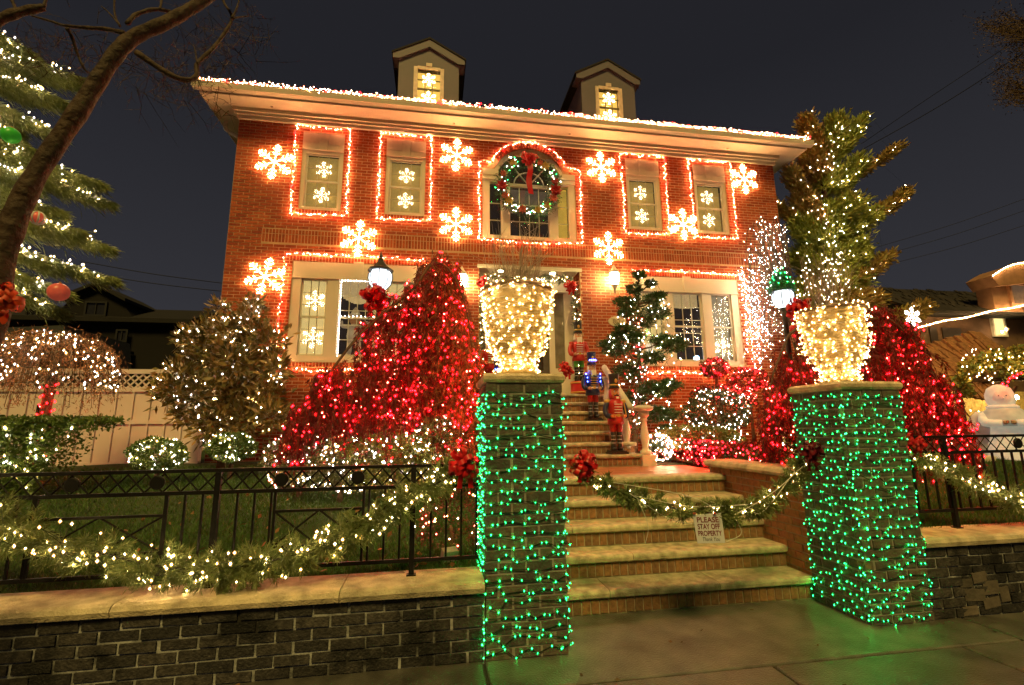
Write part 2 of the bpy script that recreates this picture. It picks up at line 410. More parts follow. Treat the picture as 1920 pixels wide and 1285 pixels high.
def grass(x0, x1, y0, y1, n, h):
    x = rng.uniform(x0, x1, n); y = y0+(y1-y0)*rng.uniform(0, 1, n)**1.5
    P = np.stack([x, y, gz(x, y)-.005], 1); a = rng.uniform(0, 6.28, n); w = .006
    hh = h*rng.uniform(.5, 1.3, n); tip = P+np.stack([rng.normal(0, .025, n), rng.normal(0, .025, n), hh], 1)
    d = np.stack([np.cos(a)*w, np.sin(a)*w, 0*a], 1)
    V = np.stack([P-d, P+d, tip], 1).reshape(-1, 3); F = np.arange(3*n).reshape(n, 3)
    o = link('grass', mesh_np('grass', V, F, BLADE, rng.uniform(0.01, 1, n)), kind='stuff'); return o
grass(-5.5, .9, 3.98, 8.8, 70000, .05)
grass(4.2, 9, 3.98, 8, 26000, .06)

# ================================================================== THE HOUSE
YH = 9.54; HL, HR = -4.08, 8.15; ZC = 7.945; ZB = .95; XC = 2.0
house = thing('brick_house', 'two storey red brick house outlined in red and white lights with two roof dormers', 'house', (XC, YH, 1.0))
WINX = [-2.4, -.7, 4.7, 6.4]; WW = .41
# openings in the facade
holes = [(x-WW, x+WW, 6.06, 7.78) for x in WINX]+[(-2.83, -.31, 2.92, 4.95), (4.34, 6.86, 2.92, 4.95), (.88, 3.09, .95, 5.02),
         (.95, 3.05, 5.66, 7.25), (1.22, 2.78, 7.25, 7.62)]
bx = sorted({HL, HR, *[h[0] for h in holes], *[h[1] for h in holes]}); bz = sorted({ZB, ZC+.4, *[h[2] for h in holes], *[h[3] for h in holes]})
mb = MB()
for i in range(len(bx)-1):
    for j in range(len(bz)-1):
        cx, cz = (bx[i]+bx[i+1])/2, (bz[j]+bz[j+1])/2
        if any(a < cx < b and c < cz < d for a, b, c, d in holes): continue
        mb.add([(bx[i], YH+.005, bz[j]), (bx[i+1], YH+.005, bz[j]), (bx[i+1], YH+.005, bz[j+1]), (bx[i], YH+.005, bz[j+1])], [(0, 1, 2, 3)])
mb.box(HL+.008, HL+.1, YH+.009, 18, ZB, ZC+.4); mb.box(HR-.1, HR-.008, YH+.009, 18, ZB, ZC+.4); mb.box(HL, HR, 17.9, 18, ZB, ZC+.4)
# reveals of the openings
for a, b, c, d in holes[:6]+[(.95, 3.05, 5.66, 7.25)]:
    mb.add([(a, YH, c), (a, YH+.14, c), (a, YH+.14, d), (a, YH, d)], [(0, 3, 2, 1)]); mb.add([(b, YH, c), (b, YH+.14, c), (b, YH+.14, d), (b, YH, d)], [(0, 1, 2, 3)])
part(house, 'wall', mb.mesh('wall', HMORTAR))
# brickwork: running bond with a double soldier belt, soldier heads and sills, an arch ring
BELT = (-3.45, 7.45)
sold = soldiers(*BELT, 5.315, 5.50, .062)+soldiers(*BELT, 5.50, 5.60, .062)
sillb = []
for x in WINX: sillb += soldiers(x-WW-.06, x+WW+.06, 5.96, 6.06, .062)
sillb += soldiers(-2.90, -.24, 2.82, 2.92, .062)+soldiers(4.27, 6.93, 2.82, 2.92, .062)+soldiers(-2.90, -.24, 4.95, 5.06, .062)+soldiers(4.27, 6.93, 4.95, 5.06, .062)
sillb += soldiers(.9, 3.1, 5.60, 5.66, .062)
ah = list(holes)+[(BELT[0], BELT[1], 5.315, 5.60)]+[(x-WW-.06, x+WW+.06, 5.96, 6.06) for x in WINX]+[(-2.90, -.24, 2.82, 2.92), (4.27, 6.93, 2.82, 2.92), (-2.90, -.24, 4.95, 5.06), (4.27, 6.93, 4.95, 5.06), (.9, 3.1, 5.60, 5.66)]
ACX, ACZ, AR0, AR1 = 2.0, 6.98, .84, 1.0          # arch ring
def in_arch(x, z): return z > 7.2 and math.hypot(x-ACX, z-ACZ) < AR1+.01
allb = courses(HL, HR, ZB, ZC-.0, .0668, .215, ah, test=in_arch)+sold+sillb
def show(b):      # nearness to the eye
    return (b[0]**2+YH**2)**.5-1.2*(b[2]*b[3])
allb.sort(key=lambda b: abs(b[0]+2.2)+abs(b[1]-6.6)*.8+(0 if b[2] > .12 else 3))
lay(house, allb[:240], 'y', YH, HBRICK, .045, True)
lay(house, allb[240:], 'y', YH, HBRICK, .045, False)
mb = MB()                                          # arch ring of bricks on edge
for k in range(26):
    t = math.radians(38+k*(104/25)); c = (ACX+(AR0+AR1)/2*math.cos(t), YH-.002, ACZ+(AR0+AR1)/2*math.sin(t))
    if c[2]-.08 < 7.25: continue
    mb.obox(c, (AR1-AR0-.01, .05, .055), (0, -t, 0), random.uniform(.01, 1))
part(house, 'arch_bricks', mb.mesh('arch_bricks', HBRICK), 'stuff')
mb = MB()                                          # spandrels between the arch hole and the ring
for k in range(24):
    t0, t1 = math.radians(15+k*6.25), math.radians(15+(k+1)*6.25)
    V = [(ACX+AR0*math.cos(t), YH+.012, ACZ+AR0*math.sin(t)) for t in (t0, t1)]+[(ACX+1.12*math.cos(t), YH+.012, ACZ+1.12*math.sin(t)) for t in (t1, t0)]
    if min(V[0][2], V[1][2]) > 7.2: mb.add(V, [(0, 1, 2, 3)])
part(house, 'arch_mortar', mb.mesh('arch_mortar', HMORTAR))
# return wall bricks at the left corner are seen edge-on: plain courses
lay(house, [(y, z, w, h) for y, z, w, h in courses(YH+.05, 12, ZB, ZC, .0668, .215)], 'x', HL, HBRICK, .045, False)

# cornice, soffit, fascia, gutter, roof
EX0, EX1, EY, EZ = -4.62, 8.69, 9.08, 8.15
mb = MB()
mb.box(HL-.03, HR+.03, YH-.05, YH+.3, ZC, ZC+.075); mb.box(HL-.06, HR+.06, YH-.085, YH+.3, ZC+.075, ZC+.13)
mb.box(HL-.10, HR+.10, YH-.13, YH+.3, ZC+.13, EZ-.002)
part(house, 'cornice', mb.mesh('cornice', TRIM))
mb = MB(); mb.box(EX0, EX1, EY, YH+.35, EZ, EZ+.03); mb.box(EX0, HL+.1, YH+.35, 18.4, EZ, EZ+.03); mb.box(HR-.1, EX1, YH+.35, 18.4, EZ, EZ+.03)
sof = part(house, 'soffit', mb.mesh('soffit', TRIM))
part(house, 'fascia', MB().box(EX0-.02, EX1+.02, EY-.03, EY-.001, EZ-.02, EZ+.16).box(EX0-.02, EX0-.001, EY, 18.4, EZ-.02, EZ+.16).box(EX1+.001, EX1+.02, EY, 18.4, EZ-.02, EZ+.16).mesh('fascia', TRIM))
prof = [(0, 0), (-.11, .02), (-.13, .13), (-.02, .13)]
part(house, 'gutter', MB().prism([(EY-.032+p, EZ+.02+q) for p, q in prof], 'x', EX0-.12, EX1+.12).mesh('gutter', TRIM))
xs = [-3.4, .3, 2.9, 6.8]
mb = MB()
for x in xs: mb.ball((x, EY+.24, EZ-.004), .028, 8, 4, sq=(1, 1, .4))
part(house, 'soffit_vents', mb.mesh('soffit_vents', mat('vent_grey', (.2, .15, .1), .6)))
# downspout elbow at the left corner
part(house, 'downspout', MB().tube(smooth_path([(EX0+.1, EY+.9, EZ+.02), (EX0+.12, EY+.9, EZ-.18), (HL-.1, EY+.85, EZ-.42), (HL-.06, EY+.85, EZ-.75), (HL-.06, EY+.85, 1.2)], 26), .045, 8).mesh('downspout', TRIM, True))
RZ = EZ+.165; RS = .66; RD = (18.4-EY)/2
mb = MB(); x0, x1, y0, y1 = EX0-.05, EX1+.05, EY-.06, 18.4
rz = RZ+RS*RD
mb.add([(x0, y0, RZ), (x1, y0, RZ), (x1, y1, RZ), (x0, y1, RZ), (x0+RD, y0+RD, rz), (x1-RD, y0+RD, rz), (x0, y0, RZ-.03), (x1, y0, RZ-.03), (x1, y1, RZ-.03), (x0, y1, RZ-.03)],
       [(0, 1, 5, 4), (1, 2, 5), (2, 3, 4, 5), (3, 0, 4), (6, 7, 1, 0), (7, 8, 2, 1), (8, 9, 3, 2), (9, 6, 0, 3), (9, 8, 7, 6)])
part(house, 'roof', mb.mesh('roof', ROOFM))
DTRIM = mat('dormer_siding', (.105, .095, .12), .6, vary=False, namt=.08)
def roofz(y): return RZ+RS*(y-EY+.06)
PANE_Y = mat('lit_blind_amber', (.5, .34, .10), .7, vary=False, emit=(1, .58, .10), estr=.75)
BLINDM = mat('lit_blind_olive', (.36, .24, .07), .8, vary=False, emit=(1, .62, .14), estr=.20)
BLINDB = mat('lit_blind_bright', (.5, .38, .16), .8, vary=False, emit=(1, .72, .25), estr=.48)
DARKROOM = mat('dark_room', (.035, .026, .02), .8, vary=False, emit=(1, .55, .3), estr=.012)
GLASS = glass('window_glass')
FLAKES = []
for k, dx in enumerate((-.28, 4.28)):
    y0 = 10.3; zb = roofz(y0)-.1; hw = .72; ze = 10.44; zp = 10.98
    d = part(house, 'dormer', MB().box(dx-hw, dx-.30, y0, y0+.06, zb, ze).box(dx+.30, dx+hw, y0, y0+.06, zb, ze).box(dx-.30, dx+.30, y0, y0+.06, 10.2, ze)
             .prism([(dx-hw, ze), (dx+hw, ze), (dx, zp-.06)], 'y', y0, y0+.06).box(dx-hw, dx-hw+.05, y0+.061, 12.9, zb-.4, ze).box(dx+hw-.05, dx+hw, y0+.061, 12.9, zb-.4, ze).mesh('dormer', DTRIM))
    part(d, 'bargeboard', MB().prism([(dx-.86, ze-.03), (dx-.86, ze+.12), (dx, zp+.03), (dx+.86, ze+.12), (dx+.86, ze-.03), (dx+.70, ze-.03), (dx, zp-.17), (dx-.70, ze-.03)][::-1], 'y', y0-.06, y0-.002).box(dx-.86, dx-hw, y0, y0+.3, ze-.03, ze+.05).box(dx+hw, dx+.86, y0, y0+.3, ze-.03, ze+.05).mesh('bargeboard', DTRIM))
    part(d, 'dormer_roof', MB().prism([(dx-.89, ze+.08), (dx, zp+.035), (dx+.89, ze+.08), (dx+.89, ze+.13), (dx, zp+.085), (dx-.89, ze+.13)], 'y', y0-.08, 13.2).mesh('dormer_roof', ROOFM))
    part(d, 'window_frame', MB().box(dx-.36, dx-.27, y0-.035, y0+.07, 9.0, 10.25).box(dx+.27, dx+.36, y0-.035, y0+.07, 9.0, 10.25).box(dx-.27, dx+.27, y0-.035, y0+.07, 10.2, 10.27).box(dx-.07, dx+.07, y0-.05, y0-.002, 10.27, 10.36).mesh('window_frame', mat('dormer_trim', (.62, .52, .40), .5, vary=False)))
    mun = MB().box(dx-.27, dx+.27, y0+.0, y0+.03, 9.66, 9.70)
    for q in (-.09, .09): mun.box(dx+q-.008, dx+q+.008, y0+.005, y0+.028, 9.0, 10.2)
    for q in (9.37, 9.93): mun.box(dx-.27, dx+.27, y0+.006, y0+.027, q-.008, q+.008)
    part(d, 'muntins', mun.mesh('muntins', mat('dark_muntin', (.10, .085, .04), .6, vary=False)))
    part(d, 'pane', MB().box(dx-.27, dx+.27, y0+.045, y0+.05, 9.0, 10.2).mesh('pane', GLASS))
    part(d, 'blind', MB().box(dx-.28, dx+.28, y0+.14, y0+.16, 8.98, 10.22).mesh('blind', PANE_Y))
    FLAKES += [(dx, y0-.02, 9.93, .17, k, 'dormer'), (dx, y0-.02, 9.42, .19, k, 'dormer')]

# upper sash windows
def boxframe(mb, x0, x1, z0, z1, y0, y1, w): return mb.box(x0, x0+w, y0, y1, z0, z1).box(x1-w, x1, y0, y1, z0, z1).box(x0+w, x1-w, y0+.001, y1, z1-w, z1).box(x0+w, x1-w, y0+.001, y1, z0, z0+w)
MUNT = mat('muntin_olive', (.30, .25, .14), .5, vary=False)
for k, x in enumerate(WINX):
    w = part(house, 'window', boxframe(MB(), x-WW+.003, x+WW-.003, 6.063, 7.40, YH+.03, YH+.12, .065).mesh('window', TRIM))
    # lintel of three stones, keystone proud
    part(w, 'lintel', MB().prism([(x-WW+.0, 7.40), (x-.09, 7.40), (x-.10, 7.775), (x-WW-.0, 7.775)], 'y', YH-.004, YH+.12).prism([(x+.09, 7.40), (x+WW, 7.40), (x+WW, 7.775), (x+.10, 7.775)], 'y', YH-.004, YH+.12)
         .prism([(x-.086, 7.40), (x+.086, 7.40), (x+.097, 7.778), (x-.097, 7.778)], 'y', YH-.02, YH+.12).box(x-WW, x-.1, YH-.016, YH-.005, 7.54, 7.60).box(x+.1, x+WW, YH-.016, YH-.005, 7.54, 7.60).mesh('lintel', LSTONE))
    zm = 6.73
    part(w, 'sash', boxframe(MB(), x-WW+.07, x+WW-.07, zm-.02, 7.335, YH+.065, YH+.10, .03).mesh('sash', SASH))
    part(w, 'sash', boxframe(MB(), x-WW+.07, x+WW-.07, 6.13, zm+.02, YH+.085, YH+.115, .03).mesh('sash', SASH))
    for (a, b, yy) in ((zm+.01, 7.305, YH+.075), (6.16, zm-.01, YH+.095)):
        m_ = MB()
        for q in (-.105, .105): m_.box(x+q-.007, x+q+.007, yy, yy+.015, a, b)
        m_.box(x-WW+.1, x+WW-.1, yy+.002, yy+.013, (a+b)/2-.007, (a+b)/2+.007)
        part(w, 'muntins', m_.mesh('muntins', MUNT))
        xs = [x-WW+.1, x-.105, x+.105, x+WW-.1]
        for i in range(3):
            for z0, z1 in ((a, (a+b)/2), ((a+b)/2, b)):
                part(w, 'pane', MB().box(xs[i]+.008, xs[i+1]-.008, yy+.006, yy+.009, z0+.008, z1-.008).mesh('pane', GLASS))
        FLAKES.append((x+random.uniform(-.01, .01), YH+.15, (a+b)/2+.02, .17, k, 'upper'))
    part(w, 'blind', MB().box(x-WW+.07, x+WW-.07, YH+.20, YH+.22, 6.13, 7.34).mesh('blind', BLINDM))

# lower triple windows
def triple(x0, x1, k):
    z0, z1 = 2.925, 4.945; y = YH
    w = part(house, 'window', MB().box(x0+.003, x0+.17, y+.02, y+.13, z0, z1-.33).box(x1-.17, x1-.003, y+.02, y+.13, z0, z1-.33).box(x0+.003, x1-.003, y+.01, y+.13, z1-.33, z1).box(x0+.17, x1-.17, y+.02, y+.13, z0, z0+.12)
             .box(x0+.68, x0+.90, y+.02, y+.13, z0+.12, z1-.33).box(x1-.90, x1-.68, y+.02, y+.13, z0+.12, z1-.33).mesh('window', TRIM), label='wide lower window of three lights with a keystone head')
    xm = (x0+x1)/2
    part(w, 'keystone', MB().prism([(xm-.08, z1-.34), (xm+.08, z1-.34), (xm+.10, z1+.03), (xm-.10, z1+.03)], 'y', y-.015, y+.009).mesh('keystone', TRIM))
    part(w, 'head_moulding', MB().box(x0+.003, x1-.003, y-.006, y+.009, z1-.345, z1-.31).mesh('head_moulding', TRIM))
    lights = [(x0+.17, x0+.68, 3, 6, BLINDB), (x0+.90, x1-.90, 4 if k == 0 else 3, 5, DARKROOM), (x1-.68, x1-.17, 3, 6, BLINDB if k == 0 else mat('lit_blind_grey', (.35, .33, .24), .8, vary=False, emit=(1, .8, .45), estr=.13))]
    for i, (a, b, nc, nr, bm) in enumerate(lights):
        za, zb = z0+.12, z1-.33; zm = (za+zb)/2
        part(w, 'sash', boxframe(MB(), a, b, za, zm+.02, y+.09, y+.12, .04).mesh('sash', SASH)); part(w, 'sash', boxframe(MB(), a, b, zm-.02, zb, y+.07, y+.10, .04).mesh('sash', SASH))
        m_ = MB(); a2, b2 = a+.04, b-.04
        mm = MUNT if i != 1 else SASH
        for q in range(1, nc): xx = a2+(b2-a2)*q/nc; m_.box(xx-.007, xx+.007, y+.08, y+.098, za+.04, zb-.04)
        for q in range(1, nr):
            zz = za+.04+(zb-za-.08)*q/nr; m_.box(a2, b2, y+.083, y+.096, zz-.007, zz+.007)
        part(w, 'muntins', m_.mesh('muntins', mm))
        for q in range(nc):
            for r_ in range(nr):
                p0, p1 = a2+(b2-a2)*q/nc, a2+(b2-a2)*(q+1)/nc; q0, q1 = za+.04+(zb-za-.08)*r_/nr, za+.04+(zb-za-.08)*(r_+1)/nr
                part(w, 'pane', MB().box(p0+.008, p1-.008, y+.089, y+.092, q0+.008, q1-.008).mesh('pane', GLASS))
        if i == 1:
            part(w, 'room_back', MB().box(a-.2, b+.2, y+.9, y+.92, za-.1, zb+.1).box(a-.2, a-.18, y+.14, y+.9, za-.1, zb+.1).box(b+.18, b+.2, y+.14, y+.9, za-.1, zb+.1).box(a-.2, b+.2, y+.14, y+.9, zb+.08, zb+.1).box(a-.2, b+.2, y+.14, y+.9, za-.12, za-.1).mesh('room_back', DARKROOM))
            # swagged valance across the head of the middle light
            sw = MB(); n = 14
            top = zb
            for q in range(n):
                p0, p1 = q/n, (q+1)/n
                d0, d1 = (.30+.16*math.sin(math.pi*p0)*(1 if k == 0 else .2) for p0 in (p0, p1))
                sw.box(a+(b-a)*p0, a+(b-a)*p1, y+.22+.012*(q % 2), y+.235+.012*(q % 2), top-(d0+d1)/2, top)
            part(w, 'valance', sw.mesh('valance', mat('valance_cloth', (.6, .48, .26), .8, emit=(1, .68, .28), estr=.28, vary=False)))
        else:
            bl = MB(); n = 22
            for q in range(n): bl.obox(((a+b)/2, y+.19, za+.03+(zb-za-.05)*(q+.5)/n), (b-a-.03, .006, (zb-za)/n*.96), (.25, 0, 0), random.uniform(.01, 1))
            part(w, 'blind', bl.mesh('blind', bm))
    return w
triple(-2.83, -.31, 0); triple(4.34, 6.86, 1)
FLAKES += [(-2.40, YH+.145, 4.18, .20, 0, 'lower'), (-2.40, YH+.145, 3.42, .21, 0, 'lower'), (-.73, YH+.145, 4.02, .21, 1, 'lower'), (6.44, YH+.145, 3.36, .20, 2, 'lower')]

# Palladian window over the door
w = part(house, 'window', MB().box(.955, 1.11, YH+.02, YH+.13, 5.665, 7.02).box(2.89, 3.045, YH+.02, YH+.13, 5.665, 7.02).box(1.36, 1.56, YH+.02, YH+.13, 5.74, 7.0).box(2.44, 2.64, YH+.02, YH+.13, 5.74, 7.0)
         .box(.955, 3.045, YH+.015, YH+.13, 5.665, 5.74).box(1.11, 1.36, YH+.025, YH+.13, 6.98, 7.02).box(2.64, 2.89, YH+.025, YH+.13, 6.98, 7.02).mesh('window', TRIM), label='arched three light window behind the big wreath')
part(w, 'capital', MB().box(.955, 1.36, YH-.02, YH+.13, 7.02, 7.12).box(.955, 1.30, YH-.04, YH+.13, 7.12, 7.25).mesh('capital', TRIM))
part(w, 'capital', MB().box(2.64, 3.045, YH-.02, YH+.13, 7.02, 7.12).box(2.70, 3.045, YH-.04, YH+.13, 7.12, 7.25).mesh('capital', TRIM))
ring = []; R0, R1 = .76, .84
mb = MB()
for k in range(20):
    t0, t1 = [math.radians(18+q*7.2) for q in (k, k+1)]
    V = []
    for yy in (YH+.02, YH+.10):
        V += [(ACX+R0*math.cos(t0), yy, ACZ+R0*math.sin(t0)), (ACX+R1*math.cos(t0), yy, ACZ+R1*math.sin(t0)), (ACX+R1*math.cos(t1), yy, ACZ+R1*math.sin(t1)), (ACX+R0*math.cos(t1), yy, ACZ+R0*math.sin(t1))]
    mb.add(V, [(0, 1, 2, 3), (0, 3, 7, 4), (1, 5, 6, 2)])
part(w, 'arch_frame', mb.mesh('arch_frame', TRIM))
mb = MB().box(1.36, 2.64, YH+.05, YH+.10, 6.92, 6.99)
for a in (50, 90, 130):
    t = math.radians(a); mb.tube([(ACX, YH+.075, 6.97), (ACX+.78*math.cos(t), YH+.075, ACZ+.78*math.sin(t))], .016, 4)
mb.tube([(ACX+.34*math.cos(math.radians(q)), YH+.075, 6.99+.30*math.sin(math.radians(q))) for q in range(0, 181, 15)], .014, 4)
part(w, 'fanlight_bars', mb.mesh('fanlight_bars', TRIM))
mb = MB()
for q in range(1, 4): mb.box(1.56+.88*q/4-.008, 1.56+.88*q/4+.008, YH+.07, YH+.09, 5.74, 6.92)
for z in (6.1, 6.5): mb.box(1.56, 2.44, YH+.072, YH+.088, z-.008, z+.008)
for a, b in ((1.11, 1.36), (2.64, 2.89)):
    for z in (6.1, 6.5): mb.box(a, b, YH+.072, YH+.088, z-.008, z+.008)
part(w, 'muntins', mb.mesh('muntins', SASH))
for a, b in ((1.11, 1.36), (1.56, 2.0), (2.0, 2.44), (2.64, 2.89)):
    for z0, z1 in ((5.75, 6.1), (6.1, 6.5), (6.5, 6.92)):
        part(w, 'pane', MB().box(a+.006, b-.006, YH+.10, YH+.104, z0+.008, z1-.008).mesh('pane', GLASS))
part(w, 'fanlight_pane', MB().prism([(ACX+.78*math.cos(math.radians(q)), ACZ+.78*math.sin(math.radians(q))) for q in range(4, 177, 8)], 'y', YH+.102, YH+.105).mesh('fanlight_pane', GLASS))
part(w, 'room_back', MB().box(.9, 3.1, YH+.9, YH+.92, 5.6, 7.9).box(.88, .9, YH+.15, YH+.9, 5.6, 7.9).box(3.1, 3.12, YH+.15, YH+.9, 5.6, 7.9).box(.9, 3.1, YH+.15, YH+.9, 7.88, 7.9).box(.9, 3.1, YH+.15, YH+.9, 5.58, 5.6).mesh('room_back', DARKROOM))
part(w, 'blind', MB().box(1.54, 2.46, YH+.2, YH+.21, 6.35, 6.92).mesh('blind', mat('grey_blind', (.22, .17, .11), .8, vary=False, emit=(1, .7, .4), estr=.05)))
part(w, 'curtain', MB().box(2.66, 2.9, YH+.2, YH+.21, 5.75, 7.0).mesh('curtain', mat('amber_curtain', (.5, .33, .08), .8, vary=False, emit=(1, .6, .08), estr=.30)))

# door recess
PORCHZ = 2.26; RY = YH+.46
mb = MB().add([(.88, YH, PORCHZ), (.88, RY, PORCHZ), (.88, RY, 5.02), (.88, YH, 5.02)], [(0, 3, 2, 1)]).add([(3.09, YH, PORCHZ), (3.09, RY, PORCHZ), (3.09, RY, 5.02), (3.09, YH, 5.02)], [(0, 1, 2, 3)])
part(house, 'door_reveal', mb.mesh('door_reveal', HMORTAR))
lay(house, courses(YH+.06, RY, PORCHZ, 5.0, .0668, .20), 'x', 3.075, HBRICK, .014, False)
lay(house, courses(YH+.06, RY, PORCHZ, 5.0, .0668, .20), 'X', .895, HBRICK, .014, False)
part(house, 'door_soffit', MB().box(.88, 3.09, YH-.01, RY+.2, 5.0, 5.04).box(.84, 3.13, YH-.02, YH-.0105, 4.97, 5.05).mesh('door_soffit', TRIM))
dr = part(house, 'door', MB().box(1.52, 2.48, RY+.04, RY+.09, PORCHZ+.02, 4.5).mesh('door', mat('door_paint', (.09, .075, .06), .4, vary=False)))
part(dr, 'door_glass', MB().box(1.66, 2.34, RY+.03, RY+.039, PORCHZ+.6, 4.3).mesh('door_glass', mat('dark_glass', (.04, .035, .03), .08, vary=False, spec=.8)))
part(dr, 'handle', MB().ball((1.6, RY+.0, 3.2), .035).mesh('handle', mat('brass', (.6, .42, .15), .3, metal=1., vary=False), True))
sr = part(house, 'door_surround', MB().box(.90, 1.16, RY-.0, RY+.1, PORCHZ, 4.62).box(1.40, 1.52, RY-.02, RY+.1, PORCHZ, 4.62).box(2.48, 2.60, RY-.02, RY+.1, PORCHZ, 4.62).box(2.84, 3.07, RY-.0, RY+.1, PORCHZ, 4.62).box(.90, 3.07, RY-.03, RY+.1, 4.62, 4.999).box(1.16, 1.40, RY, RY+.1, PORCHZ, 2.9).box(2.60, 2.84, RY, RY+.1, PORCHZ, 2.9).box(1.52, 2.48, RY, RY+.1, 4.5, 4.62).mesh('door_surround', TRIM))
for a, b in ((1.16, 1.40), (2.60, 2.84)): part(sr, 'sidelight_pane', MB().box(a, b, RY+.05, RY+.06, 2.9, 4.62).mesh('sidelight_pane', mat('sidelight_glass', (.20, .17, .12), .1, vary=False, spec=.8)))
for x in (1.36, 2.52):
    l = part(house, 'recessed_light', MB().lathe([(.085, 0), (.09, -.012), (.07, -.014)], (x, YH+.20, 4.998), 14).mesh('recessed_light', TRIM, True))
    part(l, 'lens', MB().lathe([(.066, -.016), (.066, -.012)], (x, YH+.20, 4.998), 14).mesh('lens', glow('downlight', (1, .84, .45), 42.)))

# ================================================================== STAIRS
def stone_tread(x0, x1, y0, y1, z, th=.07, r=.03):
    """bull-nosed stone: profile in (y, z) run along x"""
    p = [(y1, z-th), (y1, z)]+[(y0+r*(1-math.sin(t)), z-r+r*math.cos(t)) for t in np.linspace(0, math.pi/2, 5)]+[(y0+.005, z-th+.012), (y0+.02, z-th)]
    return MB().prism(p, 'x', x0, x1, 0.).mesh('tread_stone', STONE)
LX0, LX1 = .98, 3.60
st = thing('front_steps', 'five wide brick steps with pale stone treads between the two green lit pillars', 'steps', (2.3, 4.3, 0))
Y1, T1, R1, N1 = 4.30, .32, .206, 5
mb = MB(); ztop = 0
for i in range(N1):
    y = Y1+.035+i*T1; mb.box(LX0, LX1, y+.008, 7.14, i*R1 if i else -.1, (i+1)*R1-.072)
part(st, 'core', mb.mesh('core', SMORTAR))
for i in range(N1):
    y = Y1+.035+i*T1; z0, z1 = i*R1+.006, (i+1)*R1-.074
    lay(st, soldiers(LX0, LX1, z0, z1, .082), 'y', y, SBRICK, .04, True)
    cuts = [LX0]+sorted({0: [1.56, 2.62], 1: [1.93], 2: [1.42, 2.75], 3: [2.3], 4: [2.15]}[i])+[LX1+(.0 if i else 0)]
    for a, b in zip(cuts[:-1], cuts[1:]):
        part(st, 'tread_stone', stone_tread(a+.003, b-.003, Y1+i*T1, Y1+i*T1+(T1+.04 if i < N1-1 else .30), (i+1)*R1))
TILE = mat('landing_tile', (.40, .15, .065), .38, (.34, .12, .055), nscale=6, namt=.15, bump=.1)
mb = MB(); LZ = N1*R1; k = 0
for i in range(9):
    for j in range(4):
        a = LX0+(LX1+.28-LX0)*i/9; b = LX0+(LX1+.28-LX0)*(i+1)/9; c = 5.885+j*.305; d = c+.305
        part(st, 'landing_tile', MB().box(a+.003, b-.003, c+.003, d-.003, LZ-.03, LZ-.004, skip=('b',)).mesh('landing_tile', TILE))
UX0, UX1 = .95, 3.22; Y6, T6, R6, N6 = 7.13, .262, (2.26-LZ)/7, 7
us = thing('porch_steps', 'narrower upper brick flight climbing from the red landing to the front door', 'steps', (2.05, 7.1, LZ))
mb = MB()
for i in range(N6): mb.box(UX0, UX1, Y6+.035+i*T6+.008, 10.05, LZ+i*R6-.02, LZ+(i+1)*R6-.062)
part(us, 'core', mb.mesh('core', SMORTAR))
for i in range(N6):
    y = Y6+.035+i*T6
    lay(us, soldiers(UX0, UX1, LZ+i*R6+.004, LZ+(i+1)*R6-.064, .082), 'y', y, SBRICK, .04, True)
    part(us, 'tread_stone', stone_tread(UX0, UX1+.02, Y6+i*T6, Y6+i*T6+T6+.04 if i < N6-1 else 10.04, LZ+(i+1)*R6, .06, .026))
# brick cheek wall with a stone cap, running back from the second pillar
cw = thing('cheek_wall', 'orange brick cheek wall with rounded cap beside the lower steps', 'wall', (3.75, 4.9, 0))
part(cw, 'core', MB().box(3.608, 3.90, 4.30, 5.95, 0, 1.10).mesh('core', SMORTAR))
cb = mat('cheek_brick', (.30, .13, .05), .8, (.21, .095, .045), nscale=25, namt=.3, bump=.5, bscale=70)
lay(cw, courses(4.30, 5.9, 0, 1.10, .078, .215), 'x', 3.60, cb, .04, True)
p = [(3.54, 1.112), (3.53, 1.14), (3.545, 1.175), (3.57, 1.19), (3.95, 1.19), (3.96, 1.112)]
for a, b in ((4.28, 5.08), (5.08, 5.97)): part(cw, 'cap_stone', MB().prism(p, 'y', a+.003, b-.003).mesh('cap_stone', CAPST))

# white balustrade on the far side of the upper flight
bal = thing('stone_balustrade', 'white turned stone balustrade climbing beside the nutcrackers', 'balustrade', (3.22, 7.2, 1.2))
WST = mat('white_stone', (.62, .56, .46), .7, vary=False, namt=.12, bump=.2)
prof = [(.085, 0), (.085, .06), (.055, .08), (.045, .12), (.06, .2), (.075, .27), (.06, .36), (.04, .47), (.045, .53), (.065, .55), (.045, .57), (.06, .60), (.085, .62), (.085, .68)]
def baluster(x, y, z, s=1): part(bal, 'baluster', MB().lathe([(r*s, h*s) for r, h in prof], (x, y, z), 14).mesh('baluster', WST, True))
baluster(3.30, 7.2, 1.03+.16, .98)
part(bal, 'newel_cap', MB().lathe([(.06, 0), (.13, .02), (.16, .05), (.15, .08), (.10, .10), (.0, .105)], (3.30, 7.2, 1.86), 16).mesh('newel_cap', WST, True))
part(bal, 'newel_base', MB().box(3.19, 3.41, 7.08, 7.32, 1.0, 1.19).mesh('newel_base', WST))
for i in range(1, 5): baluster(3.12 if i == 1 else 3.16, 7.2+.30*i, 1.08+.20*i, .98)
part(bal, 'rail', MB().tube([(3.13, 7.3, 1.92), (3.16, 8.5, 2.74)], .055, 8).mesh('rail', WST, True))

